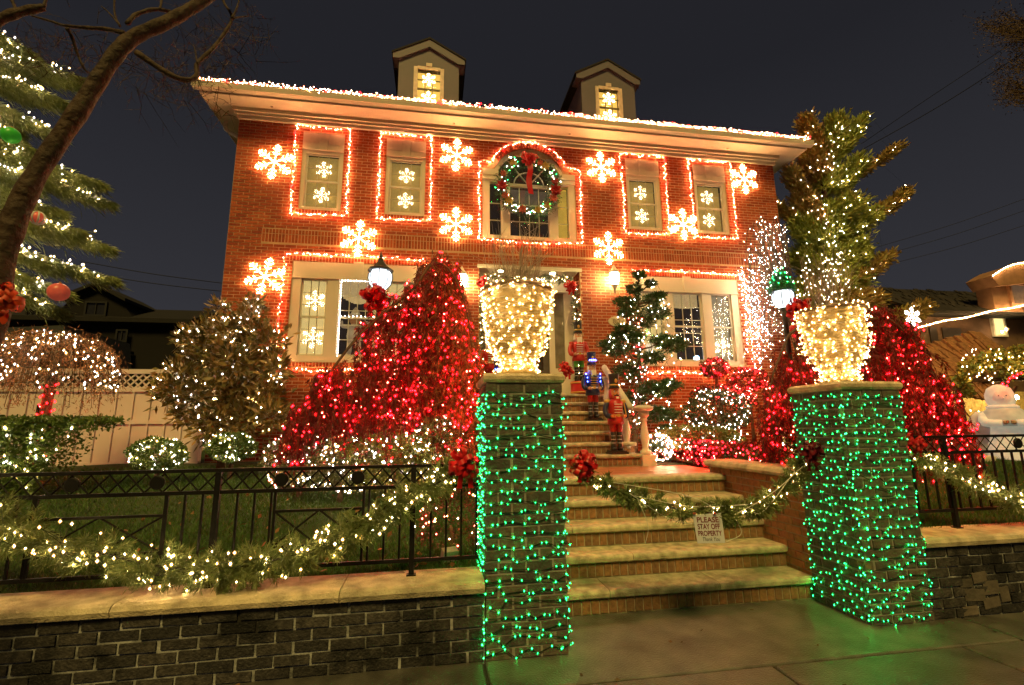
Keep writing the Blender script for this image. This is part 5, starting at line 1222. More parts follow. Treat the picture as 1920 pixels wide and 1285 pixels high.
for (px, py), r in pads:
    r *= rng.uniform(.75, 1.3); c = at(px+rng.uniform(-12, 12), py+rng.uniform(-8, 8), 8.2+rng.uniform(-.3, .25)); P, d_ = scatter_ball(c, r*.88, int(1300*r/.2), .7, (1.15, 1, .5), .3); Ps.append(P); Ds.append(d_+[0, 0, .3])
    P, d_ = scatter_ball(c-[0, 0, r*.3], r*1.25, int(11*r/.2), .5); P, d_ = front(P, d_); Bs.append(P)
    f = np.clip((c[2]-T0[2])/(T1[2]-T0[2])-.05, 0, 1); mb.tube([T0+(T1-T0)*f, (T0+(T1-T0)*f+c)/2-[0, 0, .04], c], [.022, .016, .008], 5)
part(pt_, 'limbs', mb.mesh('limbs', BARK), 'stuff')
f_ = rng.uniform(.05, .95, 2600)[:, None]; Ps.append(T0+(T1-T0)*f_+rng.normal(0, .13, (2600, 3))*(1.15-f_)); Ds.append(rng.normal(size=(2600, 3))+[0, -.3, .6])
foliage(pt_, 'foliage', np.concatenate(Ps), .06, .016, mat('cypress_leaf', (.022, .065, .016), .5, (.04, .095, .02)), np.concatenate(Ds), .7, 'stuff')
light_string('white lights strung inside the pom pom evergreen', [lit_path(np.concatenate(Bs))], .0125, W2)
P = T0+np.linspace(.1, .75, 80)[:, None]*(T1-T0)+rng.normal(0, .075, (80, 3))-[0, .06, 0]
light_string('pink and white lights wrapped thickly round the pom pom evergreen trunk', [P], .0125, ['pink', 'white', 'cool', 'red'])
# light ball, red hedge, mound, red topiaries
c = at(1236, 838, 7.3); lb = thing('light_ball', 'ball of dense white lights on the edge of the landing', 'light ball', c)
P, d_ = scatter_ball(c, .22, 260, .12, (1, 1, 1), .02); part(lb, 'wire_frame', MB().ball(c, .2, 12, 8).mesh('wire_frame', GREENWIRE)); light_string('white lights covering the light ball at the landing edge', [lit_path(P)], .0115, ['cool', 'white', 'pink'], .002)
rh = thing('box_hedge', 'low dark box hedge covered in red lights along the landing', 'hedge', (4.05, 7.1, 1.0))
n = 5200; P = np.stack([rng.uniform(3.78, 4.5, n), rng.uniform(5.98, 8.5, n), rng.uniform(1.0, 1.36, n)], 1); s_ = rng.uniform(size=n); P[s_ < .35, 0] = 3.78+rng.normal(0, .02, (s_ < .35).sum())+(P[s_ < .35, 1]-6)*.22; P[:, 0] += 0; P[s_ > .7, 2] = 1.36+rng.normal(0, .02, (s_ > .7).sum())
P[:, 0] = np.maximum(P[:, 0], 3.80+(P[:, 1]-6)*.24)
foliage(rh, 'foliage', P, .045, .026, REDL, None, 1, 'stuff')
part(rh, 'stems', MB().tube([(4.0, 6.4, .95), (4.02, 6.4, 1.25)], .02, 6).tube([(4.2, 7.4, .95), (4.22, 7.4, 1.25)], .02, 6).mesh('stems', BARK))
n = 150; y = rng.uniform(5.95, 8.5, n); P = np.stack([3.765+(y-6)*.24, y, rng.uniform(1.05, 1.38, n)], 1); k = rng.uniform(size=n) < .3; P[k, 0] += rng.uniform(0, .3, k.sum()); P[k, 2] = 1.40
P2 = np.stack([rng.uniform(3.8, 4.4, 40), np.full(40, 5.95), rng.uniform(1.05, 1.36, 40)], 1)
light_string('red lights over the low box hedge by the landing', [lit_path(np.concatenate([P, P2]))], .0125, ['red', 'red', 'pink'])
c = at(1345, 770, 7.9); shrub('mound_shrub', 'wide dark mound shrub with white lights in front of the wide window', 'white lights on the wide mound in front of the window', c, .58, (1.05, .8, .62), mat('yew_leaf', (.022, .04, .014), .55, (.045, .05, .016)), 4400, 120, W2, .0125)
c = at(1350, 738, 8.3); shrub('mound_shrub', 'band of dark red barberry along the top of the lit mound', 'red lights on the barberry band above the mound', c, .55, (1.0, .5, .30), REDL, 1600, 60, ['red', 'pink'], .012)
c = at(1310, 820, 7.4); shrub('mound_shrub', 'low yellow green cushion shrub with white lights behind the red hedge', 'white lights on the cushion shrub behind the red hedge', c, .62, (1.25, .6, .30), mat('lime_leaf', (.1, .13, .02)), 3200, 70, W2, .012)
for (px, py), r, sqz, lab in (((1340, 690), .24, .8, 'stemmed ball'), ((1402, 712), .36, .62, 'wide flat headed')):
    c = at(px, py, 8.6)
    shrub('red_topiary', lab+' topiary with dark red leaves and red lights under the wide window', 'red lights on the '+lab+' topiary under the window', c, r, (1.1, .9, sqz), REDL, 1700, 70, ['red', 'pink', 'red'], .012)
c = at(1395, 745, 8.3); P, d_ = scatter_ball(c, .3, 130, .9, (1.2, .5, .7)); light_string('red lights trailing down below the wide flat headed topiary', [lit_path(P)], .0115, ['red', 'pink', 'red'])
c = at(1482, 850, 5.3); shrub('ball_shrub', 'small lime green ball shrub tucked behind the dark red bow', 'few white lights on the lime ball shrub behind the dark bow', c, .20, (1, .9, 1.1), mat('lime_leaf', (.1, .13, .02)), 1500, 18, W2, .011)
# cherry with white lights at the house corner
wcx = thing('bare_cherry', 'slender bare tree wrapped in dense white lights at the juniper corner of the house', 'tree', (8.0, 9.1, 1.1))
mb = MB(); Bs = []
B0 = np.array([7.85, 9.0, 1.1])
mb.tube([B0, B0+[0, 0, 1.2], B0+[.05, 0, 2.2]], [.06, .05, .04], 7)
for k in range(48):
    px, py = rng.uniform(1400, 1478), rng.uniform(405, 560); e = at(px, py, 9.0+rng.uniform(-.3, .2)); e2 = at(px+rng.uniform(-8, 14), py+rng.uniform(80, 170), 8.9+rng.uniform(-.2, .2))
    q = smooth_path([B0+[.05, 0, rng.uniform(1.4, 2.2)], (B0+[0, 0, 2.6]+e)/2+[0, 0, .3], e, e2], 14); mb.tube(q, np.linspace(.018, .003, 14), 4, cap=False)
    Bs.append(resample(q[6:], .2, .03))
part(wcx, 'branches', mb.mesh('branches', BARK), 'stuff')
light_string('dense white lights on the bare tree at the juniper corner of the house', [np.concatenate(Bs)], .0105, ['cool', 'white', 'cool'], .002)
Bs = []
for k in range(14):
    a = at(rng.uniform(1385, 1415), rng.uniform(505, 530), 9.3); b = at(rng.uniform(1400, 1450), rng.uniform(620, 700), 9.0); Bs.append(resample([a, (a+b)/2+rng.normal(0, .06, 3), b], .10, .03))
light_string('white lights trailing down the brick past the wide window edge', [np.concatenate(Bs)], .0125, ['cool', 'white', 'cool'], .002)
# lights behind the farther urn
Bs = []
for k in range(16):
    a = at(rng.uniform(1490, 1600), rng.uniform(470, 520), 7.6); b = at(rng.uniform(1490, 1600), 575, 7.4); Bs.append(resample([a, b], .13, .05))
tq = thing('bare_shrub', 'bare twiggy shrub carrying white lights behind the farther urn', 'shrub', (7.0, 7.5, 1.1)); mb = MB()
for q in Bs: mb.tube([(6.9, 7.5, 1.1), q[-1], q[0]], [.02, .01, .003], 4, cap=False)
part(tq, 'branches', mb.mesh('branches', BARK), 'stuff'); light_string('white lights on the bare shrub behind the farther urn', Bs, .012, ['cool', 'white'], 0)

# ---- tall juniper at the far house corner
JN = mat('juniper_needle', (.17, .23, .03), .6, (.30, .30, .045), namt=.2); JO = mat('juniper_needle_bronze', (.30, .16, .035), .65, (.22, .18, .035))
jb = np.array([9.6, 9.9, 1.1]); jt = thing('tall_juniper', 'tall ragged juniper with upswept arms and white lights past the house', 'tree', jb)
axis = [jb, at(1550, 560, 9.9), at(1552, 420, 9.9), at(1540, 300, 9.9), at(1545, 225, 9.9)]
AX = smooth_path(axis, 40); part(jt, 'trunk', MB().tube(AX, np.linspace(.14, .02, 40), 9).mesh('trunk', BARK, True))
arms = [((1545, 300), (1510, 225), .26, 1), ((1550, 290), (1570, 225), .3, 0), ((1560, 300), (1618, 222), .20, 0), ((1560, 360), (1612, 300), .26, 0), ((1570, 340), (1685, 275), .15, 1), ((1540, 330), (1515, 290), .3, 1), ((1530, 400), (1480, 320), .22, 1), ((1530, 420), (1500, 375), .3, 1), ((1550, 400), (1600, 380), .34, 0), ((1560, 440), (1640, 400), .26, 0), ((1640, 400), (1700, 358), .17, 1),
        ((1545, 460), (1500, 420), .34, 0), ((1520, 420), (1445, 378), .14, 1), ((1550, 480), (1610, 450), .34, 0), ((1560, 520), (1625, 470), .24, 0), ((1540, 500), (1500, 480), .34, 0), ((1560, 540), (1670, 480), .20, 1), ((1550, 540), (1620, 520), .3, 0), ((1530, 550), (1495, 540), .3, 0), ((1560, 560), (1640, 560), .3, 1), ((1650, 600), (1735, 575), .22, 1), ((1545, 350), (1560, 320), .36, 0), ((1545, 430), (1550, 400), .4, 0), ((1550, 520), (1555, 480), .42, 0)]
Pg = []; Dg = []; Po = []; Do = []; Bs = []; mb = MB()
for a, b, r, br_ in arms:
    y = 9.9+rng.uniform(-.3, .3); q = smooth_path([at(*a, 9.9), (at(*a, 9.9)+at(*b, y))/2-[0, 0, .1], at(*b, y)], 10); mb.tube(q, np.linspace(.04, .008, 10), 5, cap=False)
    r *= .88; n = int(2700*r/.25); i = rng.uniform(0, 8.99, n); ii = i.astype(int); c = q[ii]+(q[ii+1]-q[ii])*(i-ii)[:, None]; dr = rng.normal(size=(n, 3)); dr /= np.linalg.norm(dr, axis=1)[:, None]
    clump = np.sin(i*2.1+dr[:, 0]*3)*.25+1
    P = c+dr*(r*clump*rng.uniform(.15, 1, n)**.6)[:, None]; D = dr*.7+(q[-1]-q[0])/np.linalg.norm(q[-1]-q[0])+[0, 0, .35]
    (Po if br_ else Pg).append(P); (Do if br_ else Dg).append(D)
    m = rng.uniform(size=10) < .95
    nb = int(11*r/.25)+4; i = rng.uniform(0, 8.5, nb); ii = i.astype(int); Bs.append(q[ii]+(q[ii+1]-q[ii])*(i-ii)[:, None]+np.stack([rng.normal(0, r*.5, nb), -np.abs(rng.normal(r*.8, .08, nb)), rng.normal(0, r*.5, nb)], 1))
part(jt, 'arms', mb.mesh('arms', BARK), 'stuff')
foliage(jt, 'foliage', np.concatenate(Pg), .15, .045, JN, np.concatenate(Dg), .7, 'stuff', ); foliage(jt, 'foliage', np.concatenate(Po), .15, .045, JO, np.concatenate(Do), .7, 'stuff')
light_string('white lights strung over the tall juniper', [lit_path(np.concatenate(Bs))], .0155, ['white', 'white', 'cool'], .002)

# ---- cedar at the edge
CED = mat('cedar_needle', (.15, .19, .045), .6, (.22, .25, .08), namt=.2)
cbx = np.array([-12.6, 11.4, .9]); ct_ = thing('cedar_tree', 'wide drooping cedar with white lights and hanging balls beyond the leaning trunk', 'tree', cbx)
part(ct_, 'trunk', MB().tube([cbx, cbx+[.1, 0, 6], cbx+[.15, 0, 13]], [.22, .16, .05], 10).mesh('trunk', BARK, True))
boughs = [((-60, 110), (165, 152)), ((-60, 60), (60, 100)), ((-40, 150), (120, 190)), ((-60, 190), (110, 250)), ((-60, 210), (70, 290)), ((-60, 260), (100, 310)), ((-40, 290), (190, 342)), ((-40, 310), (205, 378)), ((-60, 340), (80, 330)), ((-60, 370), (110, 392)), ((-40, 400), (204, 462)), ((-60, 420), (150, 430)), ((-40, 450), (100, 500)), ((-20, 470), (214, 522)), ((-40, 500), (120, 545)), ((-40, 530), (115, 582)), ((-60, 130), (40, 175)), ((-60, 230), (30, 240))]
Pg = []; Dg = []; Bs = []; mb = MB()
for k, (a, b) in enumerate(boughs):
    y = 10.8+rng.uniform(-.45, .45); A, B = at(*a, 11.2), at(*b, y); q = smooth_path([cbx+[.1, 0, A[2]-.9+rng.uniform(-.1, .3)], A+[0, 0, .12], (A+B)/2+[0, 0, .10], B], 16); mb.tube(q, np.linspace(.035, .006, 16), 5, cap=False)
    n = 3200; i = rng.uniform(5, 14.99, n); ii = i.astype(int); c = q[ii]+(q[ii+1]-q[ii])*(i-ii)[:, None]
    w = np.interp(i, [5, 12, 15], [.42, .34, .06]); drop = np.abs(rng.normal(0, .12, n))*np.interp(i, [5, 13, 15], [1.2, 1, .5])
    sp = np.round(rng.uniform(-1, 1, n)*5)/5
    P = c+np.stack([rng.normal(0, .02, n)+drop*.55, sp*w, -drop+rng.normal(0, .015, n)], 1); Pg.append(P); Dg.append(np.stack([np.full(n, .8), sp*.5, -.45-drop], 1))
    nb = 20; i = rng.uniform(6, 14.5, nb); ii = i.astype(int); Bs.append(q[ii]+(q[ii+1]-q[ii])*(i-ii)[:, None]+np.stack([rng.normal(0, .03, nb), -rng.uniform(.05, .35, nb), rng.normal(.0, .05, nb)], 1))
part(ct_, 'boughs', mb.mesh('boughs', BARK), 'stuff')
foliage(ct_, 'foliage', np.concatenate(Pg), .22, .018, CED, np.concatenate(Dg), .35, 'stuff')
light_string('white lights strung along the cedar boughs', [lit_path(np.concatenate(Bs))], .023, ['white', 'white', 'cool'], .002)
def bauble(label, c, r, m, bands=None):
    t = thing('hanging_ball', label, 'ball ornament', c, 'ball ornaments in the cedar')
    lpart(t, 'ball', MB().ball((0, 0, 0), r, 16, 12).mesh('ball', m, True)); lpart(t, 'cap', MB().lathe([(.02, r-.01), (.02, r+.03)], n=8).mesh('cap', PGD)); lpart(t, 'hanger', MB().tube([(0, 0, r+.03), (0, 0, r+.3)], .004, 4).mesh('hanger', GREENWIRE))
    if bands is not None:
        for k in range(8):
            a = k*math.pi/4
            lpart(t, 'stripe', MB().tube([(1.003*r*math.sin(p)*math.cos(a), 1.003*r*math.sin(p)*math.sin(a), r*1.003*math.cos(p)) for p in np.linspace(.1, 3.04, 12)], r*.13, 5).mesh('stripe', bands, True))
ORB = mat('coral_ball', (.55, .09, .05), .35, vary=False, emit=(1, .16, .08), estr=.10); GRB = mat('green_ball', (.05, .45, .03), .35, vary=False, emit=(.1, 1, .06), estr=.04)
bauble('red and white striped ball on the cedar beside the leaning trunk', at(70, 409, 10.2), 0.125, ORB, PWH)
bauble('large coral red ball hanging lowest on the cedar above the dark house roof', at(110, 548, 10.2), 0.175, ORB)
bauble('green ball high on the cedar near the picture edge', at(20, 254, 10.2), 0.160, GRB)

# ---- leaning street tree
SBARK = mat('street_tree_bark', (.055, .026, .012), .75, (.022, .013, .008), vary=False, nscale=5, namt=.6, bump=.9, bscale=14, blotch=((.025, .016, .010), 7., .56))
trk = [(-2.72, 2.9, -.05), (-2.7, 2.92, 1.3), at(-30, 640, 3.0), at(3, 480, 3.0), at(58, 345, 3.0), at(150, 205, 3.0), at(215, 105, 3.02), at(255, 68, 3.05), at(320, 38, 3.1), at(395, -8, 3.2), at(470, -70, 3.3)]
stt = thing('street_tree', 'leaning bare street tree with brown bark crossing the upper corner', 'tree', (-2.72, 2.9, 0))
TP = smooth_path(trk, 70); TR = np.interp(np.linspace(0, 1, 70), [0, .3, .45, .62, .8, 1], [.078, .065, .050, .045, .039, .032]); TR = TR*(1+.05*np.sin(np.arange(70)*1.7)+.03*np.sin(np.arange(70)*.6))
part(stt, 'trunk', MB().tube(TP, TR, 18).mesh('trunk', SBARK, True))
BR = [([(255, 98), (310, 135), (345, 150), (368, 143), (370, 120), (395, 95), (412, 75), (435, 35), (420, 5), (415, -20)], .020, .008), ([(435, 35), (450, 32), (470, 30)], .007, .003), ([(435, 35), (445, 12), (452, -15)], .008, .004), ([(370, 120), (366, 95), (362, 85)], .006, .003),
      ([(232, 62), (200, 55), (160, 52), (120, 48), (95, 40), (60, 30)], .016, .006), ([(238, 45), (255, 28), (290, 18), (320, 22)], .014, .012), ([(300, 18), (303, 0), (306, -20)], .008, .006), ([(225, 50), (215, 25), (215, -15)], .007, .005),
      ([(125, 52), (135, 70), (145, 100), (160, 132), (175, 138)], .012, .005), ([(-20, 45), (30, 25), (82, 14)], .034, .024), ([(32, 22), (22, 0), (15, -20)], .010, .008), ([(82, 14), (88, -10)], .01, .008), ([(225, 48), (205, 25), (190, 12)], .006, .003), ([(400, 92), (408, 82), (418, 80)], .006, .003)]
mb = MB(); tips = []
for pth, r0, r1 in BR:
    n = len(pth); P = smooth_path([at(a, b, 3.05+.04*i*(1 if r0 < .03 else 0)) for i, (a, b) in enumerate(pth)], n*5); mb.tube(P, np.linspace(r0, r1, len(P))*(1+.1*np.sin(np.arange(len(P))*1.3)), 7); tips.append(P)
part(stt, 'limbs', mb.mesh('limbs', SBARK, True))
mb = MB(); cents = [(380, 80), (400, 110), (330, 110), (300, 130), (350, 170), (380, 180), (440, 50), (470, 60), (120, 80), (60, 80), (180, 90), (100, 110), (230, 120), (280, 150), (390, 150), (430, 100)]
for k in range(420):
    cx, cy = cents[k % len(cents)]; p = at(cx+rng.normal(0, 28), cy+rng.normal(0, 22), 3.4+rng.uniform(-.2, .8)); d = rng.normal(size=3); d[2] -= .2; d /= np.linalg.norm(d); L = rng.uniform(.06, .26)
    q = [p, p+d*L*.5+rng.normal(0, .015, 3), p+d*L]; mb.tube(q, [.0024, .0018, .0008], 3, random.uniform(.01, 1), cap=False)
    for j in range(2): e = q[1]+(q[2]-q[1])*rng.uniform(0, .8); f = d+rng.normal(0, .7, 3); mb.tube([e, e+f*L*.35], [.0014, .0006], 3, cap=False)
part(stt, 'twigs', mb.mesh('twigs', SBARK), 'stuff')
bow('orange red bow tied low on the leaning street tree', at(8, 565, 2.86), .21, mat('orange_ribbon', (.55, .06, .015), .45, (.45, .04, .01)), 14, 2)

# ================================================================== NEIGHBOURS AND BACKGROUND
VIN = mat('vinyl_cream', (.70, .60, .56), .45, vary=False, namt=.06)
vf = thing('vinyl_fence', 'cream vinyl privacy fence with a lattice top beside the house', 'fence', (-6.3, 9.3, 1.05))
fx0, fx1, fy = -12.5, -4.06, 9.3
part(vf, 'top_rail', MB().box(fx0, fx1, fy-.03, fy+.03, 2.64, 2.72).mesh('top_rail', VIN)); part(vf, 'middle_rail', MB().box(fx0, fx1, fy-.03, fy+.03, 2.32, 2.40).mesh('middle_rail', VIN))
part(vf, 'cross_rail', MB().box(fx0, fx1, fy-.03, fy+.01, 1.76, 1.83).mesh('cross_rail', VIN)); part(vf, 'bottom_rail', MB().box(fx0, fx1, fy-.035, fy+.03, 1.03, 1.12).mesh('bottom_rail', VIN))
bm_ = MB().box(-.131, .131, -.012, .012, 1.12, 2.32).mesh('board', VIN); x = fx0+.135
while x < fx1-.1: part(vf, 'board', bm_, loc=(x, fy+.012, 0)); x += .27
bt_ = MB().box(-.014, .014, -.040, -.006, 1.12, 2.32).mesh('batten', VIN); x = fx0+.27
while x < fx1-.1: part(vf, 'batten', bt_, loc=(x, fy+.005, 0)); x += .27
ls = [MB().add([(-.16*s-.018, 0, 2.40), (-.16*s+.018, 0, 2.40), (.08*s+.018, 0, 2.64), (.08*s-.018, 0, 2.64), (-.16*s-.018, .012, 2.40), (-.16*s+.018, .012, 2.40), (.08*s+.018, .012, 2.64), (.08*s-.018, .012, 2.64)], [(0, 1, 2, 3), (7, 6, 5, 4), (0, 3, 7, 4), (1, 5, 6, 2)]).mesh('lattice_slat', VIN) for s in (1, -1)]
x = fx0+.2
while x < fx1-.1:
    for i, s in enumerate((1, -1)): part(vf, 'lattice_slat', ls[i], loc=(x, fy-.012+.0125*i, 0))
    x += .125
for x in (-10.1, -7.45, -4.12): part(vf, 'fence_post', MB().box(x-.06, x+.06, fy-.06, fy+.06, 1.0, 2.74).mesh('fence_post', VIN))
part(vf, 'gate_latch', MB().box(-6.64, -6.60, fy-.06, fy-.03, 1.95, 2.1).mesh('gate_latch', IRON))

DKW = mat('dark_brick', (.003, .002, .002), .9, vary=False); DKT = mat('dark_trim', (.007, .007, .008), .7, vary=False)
nb_ = thing('neighbour_house', 'dark unlit house with a gabled roof behind the vinyl fence', 'house', (-14, 24, 1))
def gp(px, py): return at(px, py, 24)
zt = gp(300, 558)[2]; xl, xr = gp(-200, 560)[0], gp(372, 560)[0]
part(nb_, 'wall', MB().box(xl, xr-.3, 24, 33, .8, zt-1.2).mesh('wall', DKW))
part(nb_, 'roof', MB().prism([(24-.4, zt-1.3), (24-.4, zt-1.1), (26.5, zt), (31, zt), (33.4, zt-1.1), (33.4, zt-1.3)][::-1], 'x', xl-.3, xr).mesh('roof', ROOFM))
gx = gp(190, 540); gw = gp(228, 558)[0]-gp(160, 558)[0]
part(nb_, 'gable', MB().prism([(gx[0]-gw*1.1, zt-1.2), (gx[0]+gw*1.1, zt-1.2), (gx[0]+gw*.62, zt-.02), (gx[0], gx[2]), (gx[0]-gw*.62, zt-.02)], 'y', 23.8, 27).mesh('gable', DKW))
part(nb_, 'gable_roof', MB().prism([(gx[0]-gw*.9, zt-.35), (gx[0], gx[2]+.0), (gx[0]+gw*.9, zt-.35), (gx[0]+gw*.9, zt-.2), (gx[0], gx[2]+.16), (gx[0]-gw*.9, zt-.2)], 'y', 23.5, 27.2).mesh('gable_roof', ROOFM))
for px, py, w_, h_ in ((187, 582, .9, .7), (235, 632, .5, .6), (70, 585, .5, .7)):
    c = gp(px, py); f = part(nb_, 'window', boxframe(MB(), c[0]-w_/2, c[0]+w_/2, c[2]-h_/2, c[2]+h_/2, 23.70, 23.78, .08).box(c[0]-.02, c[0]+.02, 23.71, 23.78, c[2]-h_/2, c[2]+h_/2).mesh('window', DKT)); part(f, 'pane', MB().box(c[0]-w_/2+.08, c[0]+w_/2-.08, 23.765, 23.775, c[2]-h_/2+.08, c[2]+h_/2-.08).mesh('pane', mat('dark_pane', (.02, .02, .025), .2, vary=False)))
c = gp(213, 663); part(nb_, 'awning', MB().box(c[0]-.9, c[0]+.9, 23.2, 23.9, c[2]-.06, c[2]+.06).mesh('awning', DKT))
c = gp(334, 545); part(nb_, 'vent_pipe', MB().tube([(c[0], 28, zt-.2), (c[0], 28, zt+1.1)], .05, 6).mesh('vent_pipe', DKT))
sh = thing('garden_shed', 'dark grey low roofline beyond the umbrella tree', 'shed', (-13, 15, 1))
c0, c1 = at(-60, 630, 15), at(120, 610, 15); part(sh, 'roof', MB().prism([(c0[0], 1.2), (c1[0]+.6, 1.2), (c1[0], c1[2]), (c0[0], c0[2]+.2)], 'y', 15, 18).mesh('roof', mat('shed_grey', (.06, .065, .065), .8, vary=False)))

# right hand neighbour
STUC = mat('brown_stucco', (.12, .065, .036), .9, vary=False, nscale=3, namt=.35, bump=.5); SHK = mat('dark_shake', (.02, .015, .013), .9, (.014, .011, .010), bump=.6, nscale=4, namt=.5)
NY = 13.5
def rp_(px, py, y=NY): return at(px, py, y)
rh_ = thing('neighbour_house', 'brown neighbouring house with a light strip along its eave and an arched dormer', 'house', (17, NY, 1))
e0, e1 = rp_(1722, 613), rp_(1925, 571); sx, ez = e0[0], (e0[2]+e1[2])/2
part(rh_, 'wall', MB().box(sx+.3, 34, NY+.4, 24, 1, ez).mesh('wall', STUC))
r0 = rp_(1745, 548, NY+2.6)
part(rh_, 'roof', MB().prism([(NY-.1, ez), (NY-.1, ez+.12), (NY+2.8, r0[2]+.15), (NY+8, r0[2]+.2), (NY+8, ez)][::-1], 'x', sx+.1, 34).mesh('roof', SHK))
mb = MB()
for k in range(150): mb.obox((sx+.2+rng.uniform(0, 6.5), NY+.25+rng.uniform(0, 2.3), 0), (rng.uniform(.1, .25), .26, .02), (.78, 0, 0), rng.uniform(.01, 1)); v = mb.v[-1]; v[:, 2] += ez+.17+(v[:, 1].mean()-NY)*(r0[2]-ez)/2.75
part(rh_, 'shingles', mb.mesh('shingles', SHK), 'stuff')
P = resample([rp_(1722, 613, NY-.2), rp_(1925, 571, NY-.2), rp_(2100, 540, NY-.2)], .05); P[:, 2] += .02*np.sin(P[:, 0]*3)
light_string('pale light strip along the eave of the neighbouring brown house', [P], .028, ['warm', 'white'], 0)
dq = part(rh_, 'dormer', MB().box(rp_(1868, 590)[0], rp_(1868, 590)[0]+3.2, NY-.0, NY+.5, rp_(1875, 592)[2], rp_(1880, 525)[2]).mesh('dormer', mat('peach_stucco', (.30, .15, .08), .85, vary=False, nscale=4)))
A_ = [rp_(1862, 517, NY-.3), rp_(1875, 508, NY-.3), rp_(1890, 500, NY-.3), rp_(1910, 494, NY-.3), rp_(1940, 492, NY-.3), rp_(1980, 500, NY-.3)]
part(dq, 'dormer_roof', MB().prism([(p[0], p[2]) for p in A_][::-1]+[(A_[0][0]+.25, A_[0][2]-.35), (A_[-1][0], A_[-1][2]-.5)], 'y', NY-.25, NY+.6).mesh('dormer_roof', mat('peach_stucco', (.42, .22, .12))))
light_string('pale light strip over the arched dormer of the neighbouring house', [resample(smooth_path(A_, 30), .045)], .026, ['warm', 'white'], 0)
c = rp_(1912, 552); f = part(dq, 'window', boxframe(MB(), c[0]-.55, c[0]+.6, c[2]-.5, c[2]+.45, NY-.08, NY-.002, .12).mesh('window', mat('peach_trim', (.36, .17, .09), .7, vary=False))); part(f, 'pane', MB().box(c[0]-.43, c[0]+.48, NY-.03, NY-.01, c[2]-.38, c[2]+.33).mesh('pane', mat('dusky_pane', (.10, .07, .05), .2, vary=False, emit=(1, .6, .35), estr=.05)))
c = rp_(1881, 610, NY+.2); f = part(rh_, 'window', boxframe(MB(), c[0]-.3, c[0]+.3, c[2]-.4, c[2]+.4, NY+.30, NY+.39, .07).mesh('window', SASH), label='small lit window under the eave'); part(f, 'pane', MB().box(c[0]-.23, c[0]+.23, NY+.34, NY+.36, c[2]-.33, c[2]+.33).mesh('pane', mat('lit_pane_small', (.5, .4, .15), .4, vary=False, emit=(1, .8, .32), estr=.7)))
light_string('single white globe light beneath the small lit window next door', [np.array([rp_(1886, 618, NY-.1), rp_(1879, 622, NY-.1)])], .07, ['white'], 0)
for px, w_ in ((1755, .3), (1790, .8)):
    c = rp_(px, 632, NY+.3); part(rh_, 'window', MB().box(c[0]-w_/2, c[0]+w_/2, NY+.35, NY+.39, c[2]-.5, c[2]+.35).mesh('window', mat('dusk_window', (.035, .025, .018), .3, vary=False)))
# snowball star light on a pole
ss = at(1711, 594, 8.0)
snowflake('cold white snowflake star on a pole over the red weeping tree', ss, .19, 'pole stars', 'cool', .0105, .026)
spn = thing('star_pole', 'thin pole holding the cold white snowflake star', 'pole', (ss[0], ss[1]+.03, 1.1)); lpart(spn, 'rod', MB().tube([(0, 0, 0), (0, 0, ss[2]-1.1)], .015, 6).mesh('rod', IRON))

# nativity shelter with thatch, straw lit from within, figures
sy = 8.4
ns = thing('nativity_shelter', 'rustic thatched shelter lit golden inside beyond the short fence', 'shelter', at(1840, 830, sy))
THT = mat('thatch', (.30, .13, .05), .9, (.22, .10, .045), nscale=20, namt=.4, bump=.8, bscale=40); STR = mat('straw_wall', (.50, .36, .13), .9, (.38, .27, .10), vary=False, nscale=15, namt=.4, bump=.8); WOODN = mat('rough_wood', (.13, .07, .04), .85, vary=False, nscale=6, namt=.5, bump=.6)
def S(px, py, y=sy): return at(px, py, y)
rf = [S(1742, 648), S(1830, 634), S(1990, 615)]
V = []
for p in (S(1735, 655), S(1850, 640), S(2000, 620)): V.append(p+np.array([0, 1.0, .5]))
for p in (S(1755, 690), S(1805, 725), S(1835, 745)): V.append(p-np.array([0, .2, 0]))
roofm = MB(); A0, A1, B0_, B1 = S(1738, 652, sy+.6), S(1862, 632, sy+.6), S(1764, 716, sy-.35), S(1836, 742, sy-.35)
nU, nV = 9, 6
for i in range(nU):
    for j in range(nV):
        p = A0+(A1-A0)*(i+.5)/nU; q = B0_+(B1-B0_)*(i+.5)/nU; c = p+(q-p)*(j+.5)/nV
        roofm.obox(c+rng.normal(0, .02, 3), (np.linalg.norm(A1-A0)/nU*1.05, np.linalg.norm(p-q)/nV*1.5, .05), (math.atan2((p-q)[2], (p-q)[1])+rng.normal(0, .06), rng.normal(0, .05), .1), rng.uniform(.01, 1))
part(ns, 'roof', roofm.mesh('roof', THT), 'stuff')
b0, b1 = S(1800, 830, sy+.7), S(1990, 830, sy+.7)
part(ns, 'back_wall', MB().box(b0[0]-.4, b1[0], sy+.75, sy+.8, 1.0, 2.35).mesh('back_wall', STR))
for px, y in ((1806, sy-.25), (1872, sy-.1), (1990, sy-.2)): c = S(px, 800, y); part(ns, 'post', MB().tube([(c[0], y, 1.0), (c[0]+.03, y, 2.3)], .055, 7).mesh('post', WOODN))
part(ns, 'beam', MB().tube([S(1800, 716, sy-.25), S(1990, 706, sy-.2)], .05, 7).mesh('beam', WOODN)); part(ns, 'brace', MB().tube([S(1862, 800, sy-.1), S(1905, 725, sy-.1)], .035, 6).mesh('brace', WOODN))
part(ns, 'lamp', MB().ball(S(1832, 742, sy+.3), .05, 8, 6).mesh('lamp', glow('shelter_lamp', (1, .68, .26), 170.)))
part(ns, 'lamp', MB().ball(S(1905, 745, sy+.2), .05, 8, 6).mesh('lamp', glow('shelter_lamp', (1, .68, .26), 170.)))
sv = thing('ivy_garland', 'green and yellow leaf garland heaped on the edge of the thatched shelter', 'garland', S(1860, 690, sy-.4))
Ps = []
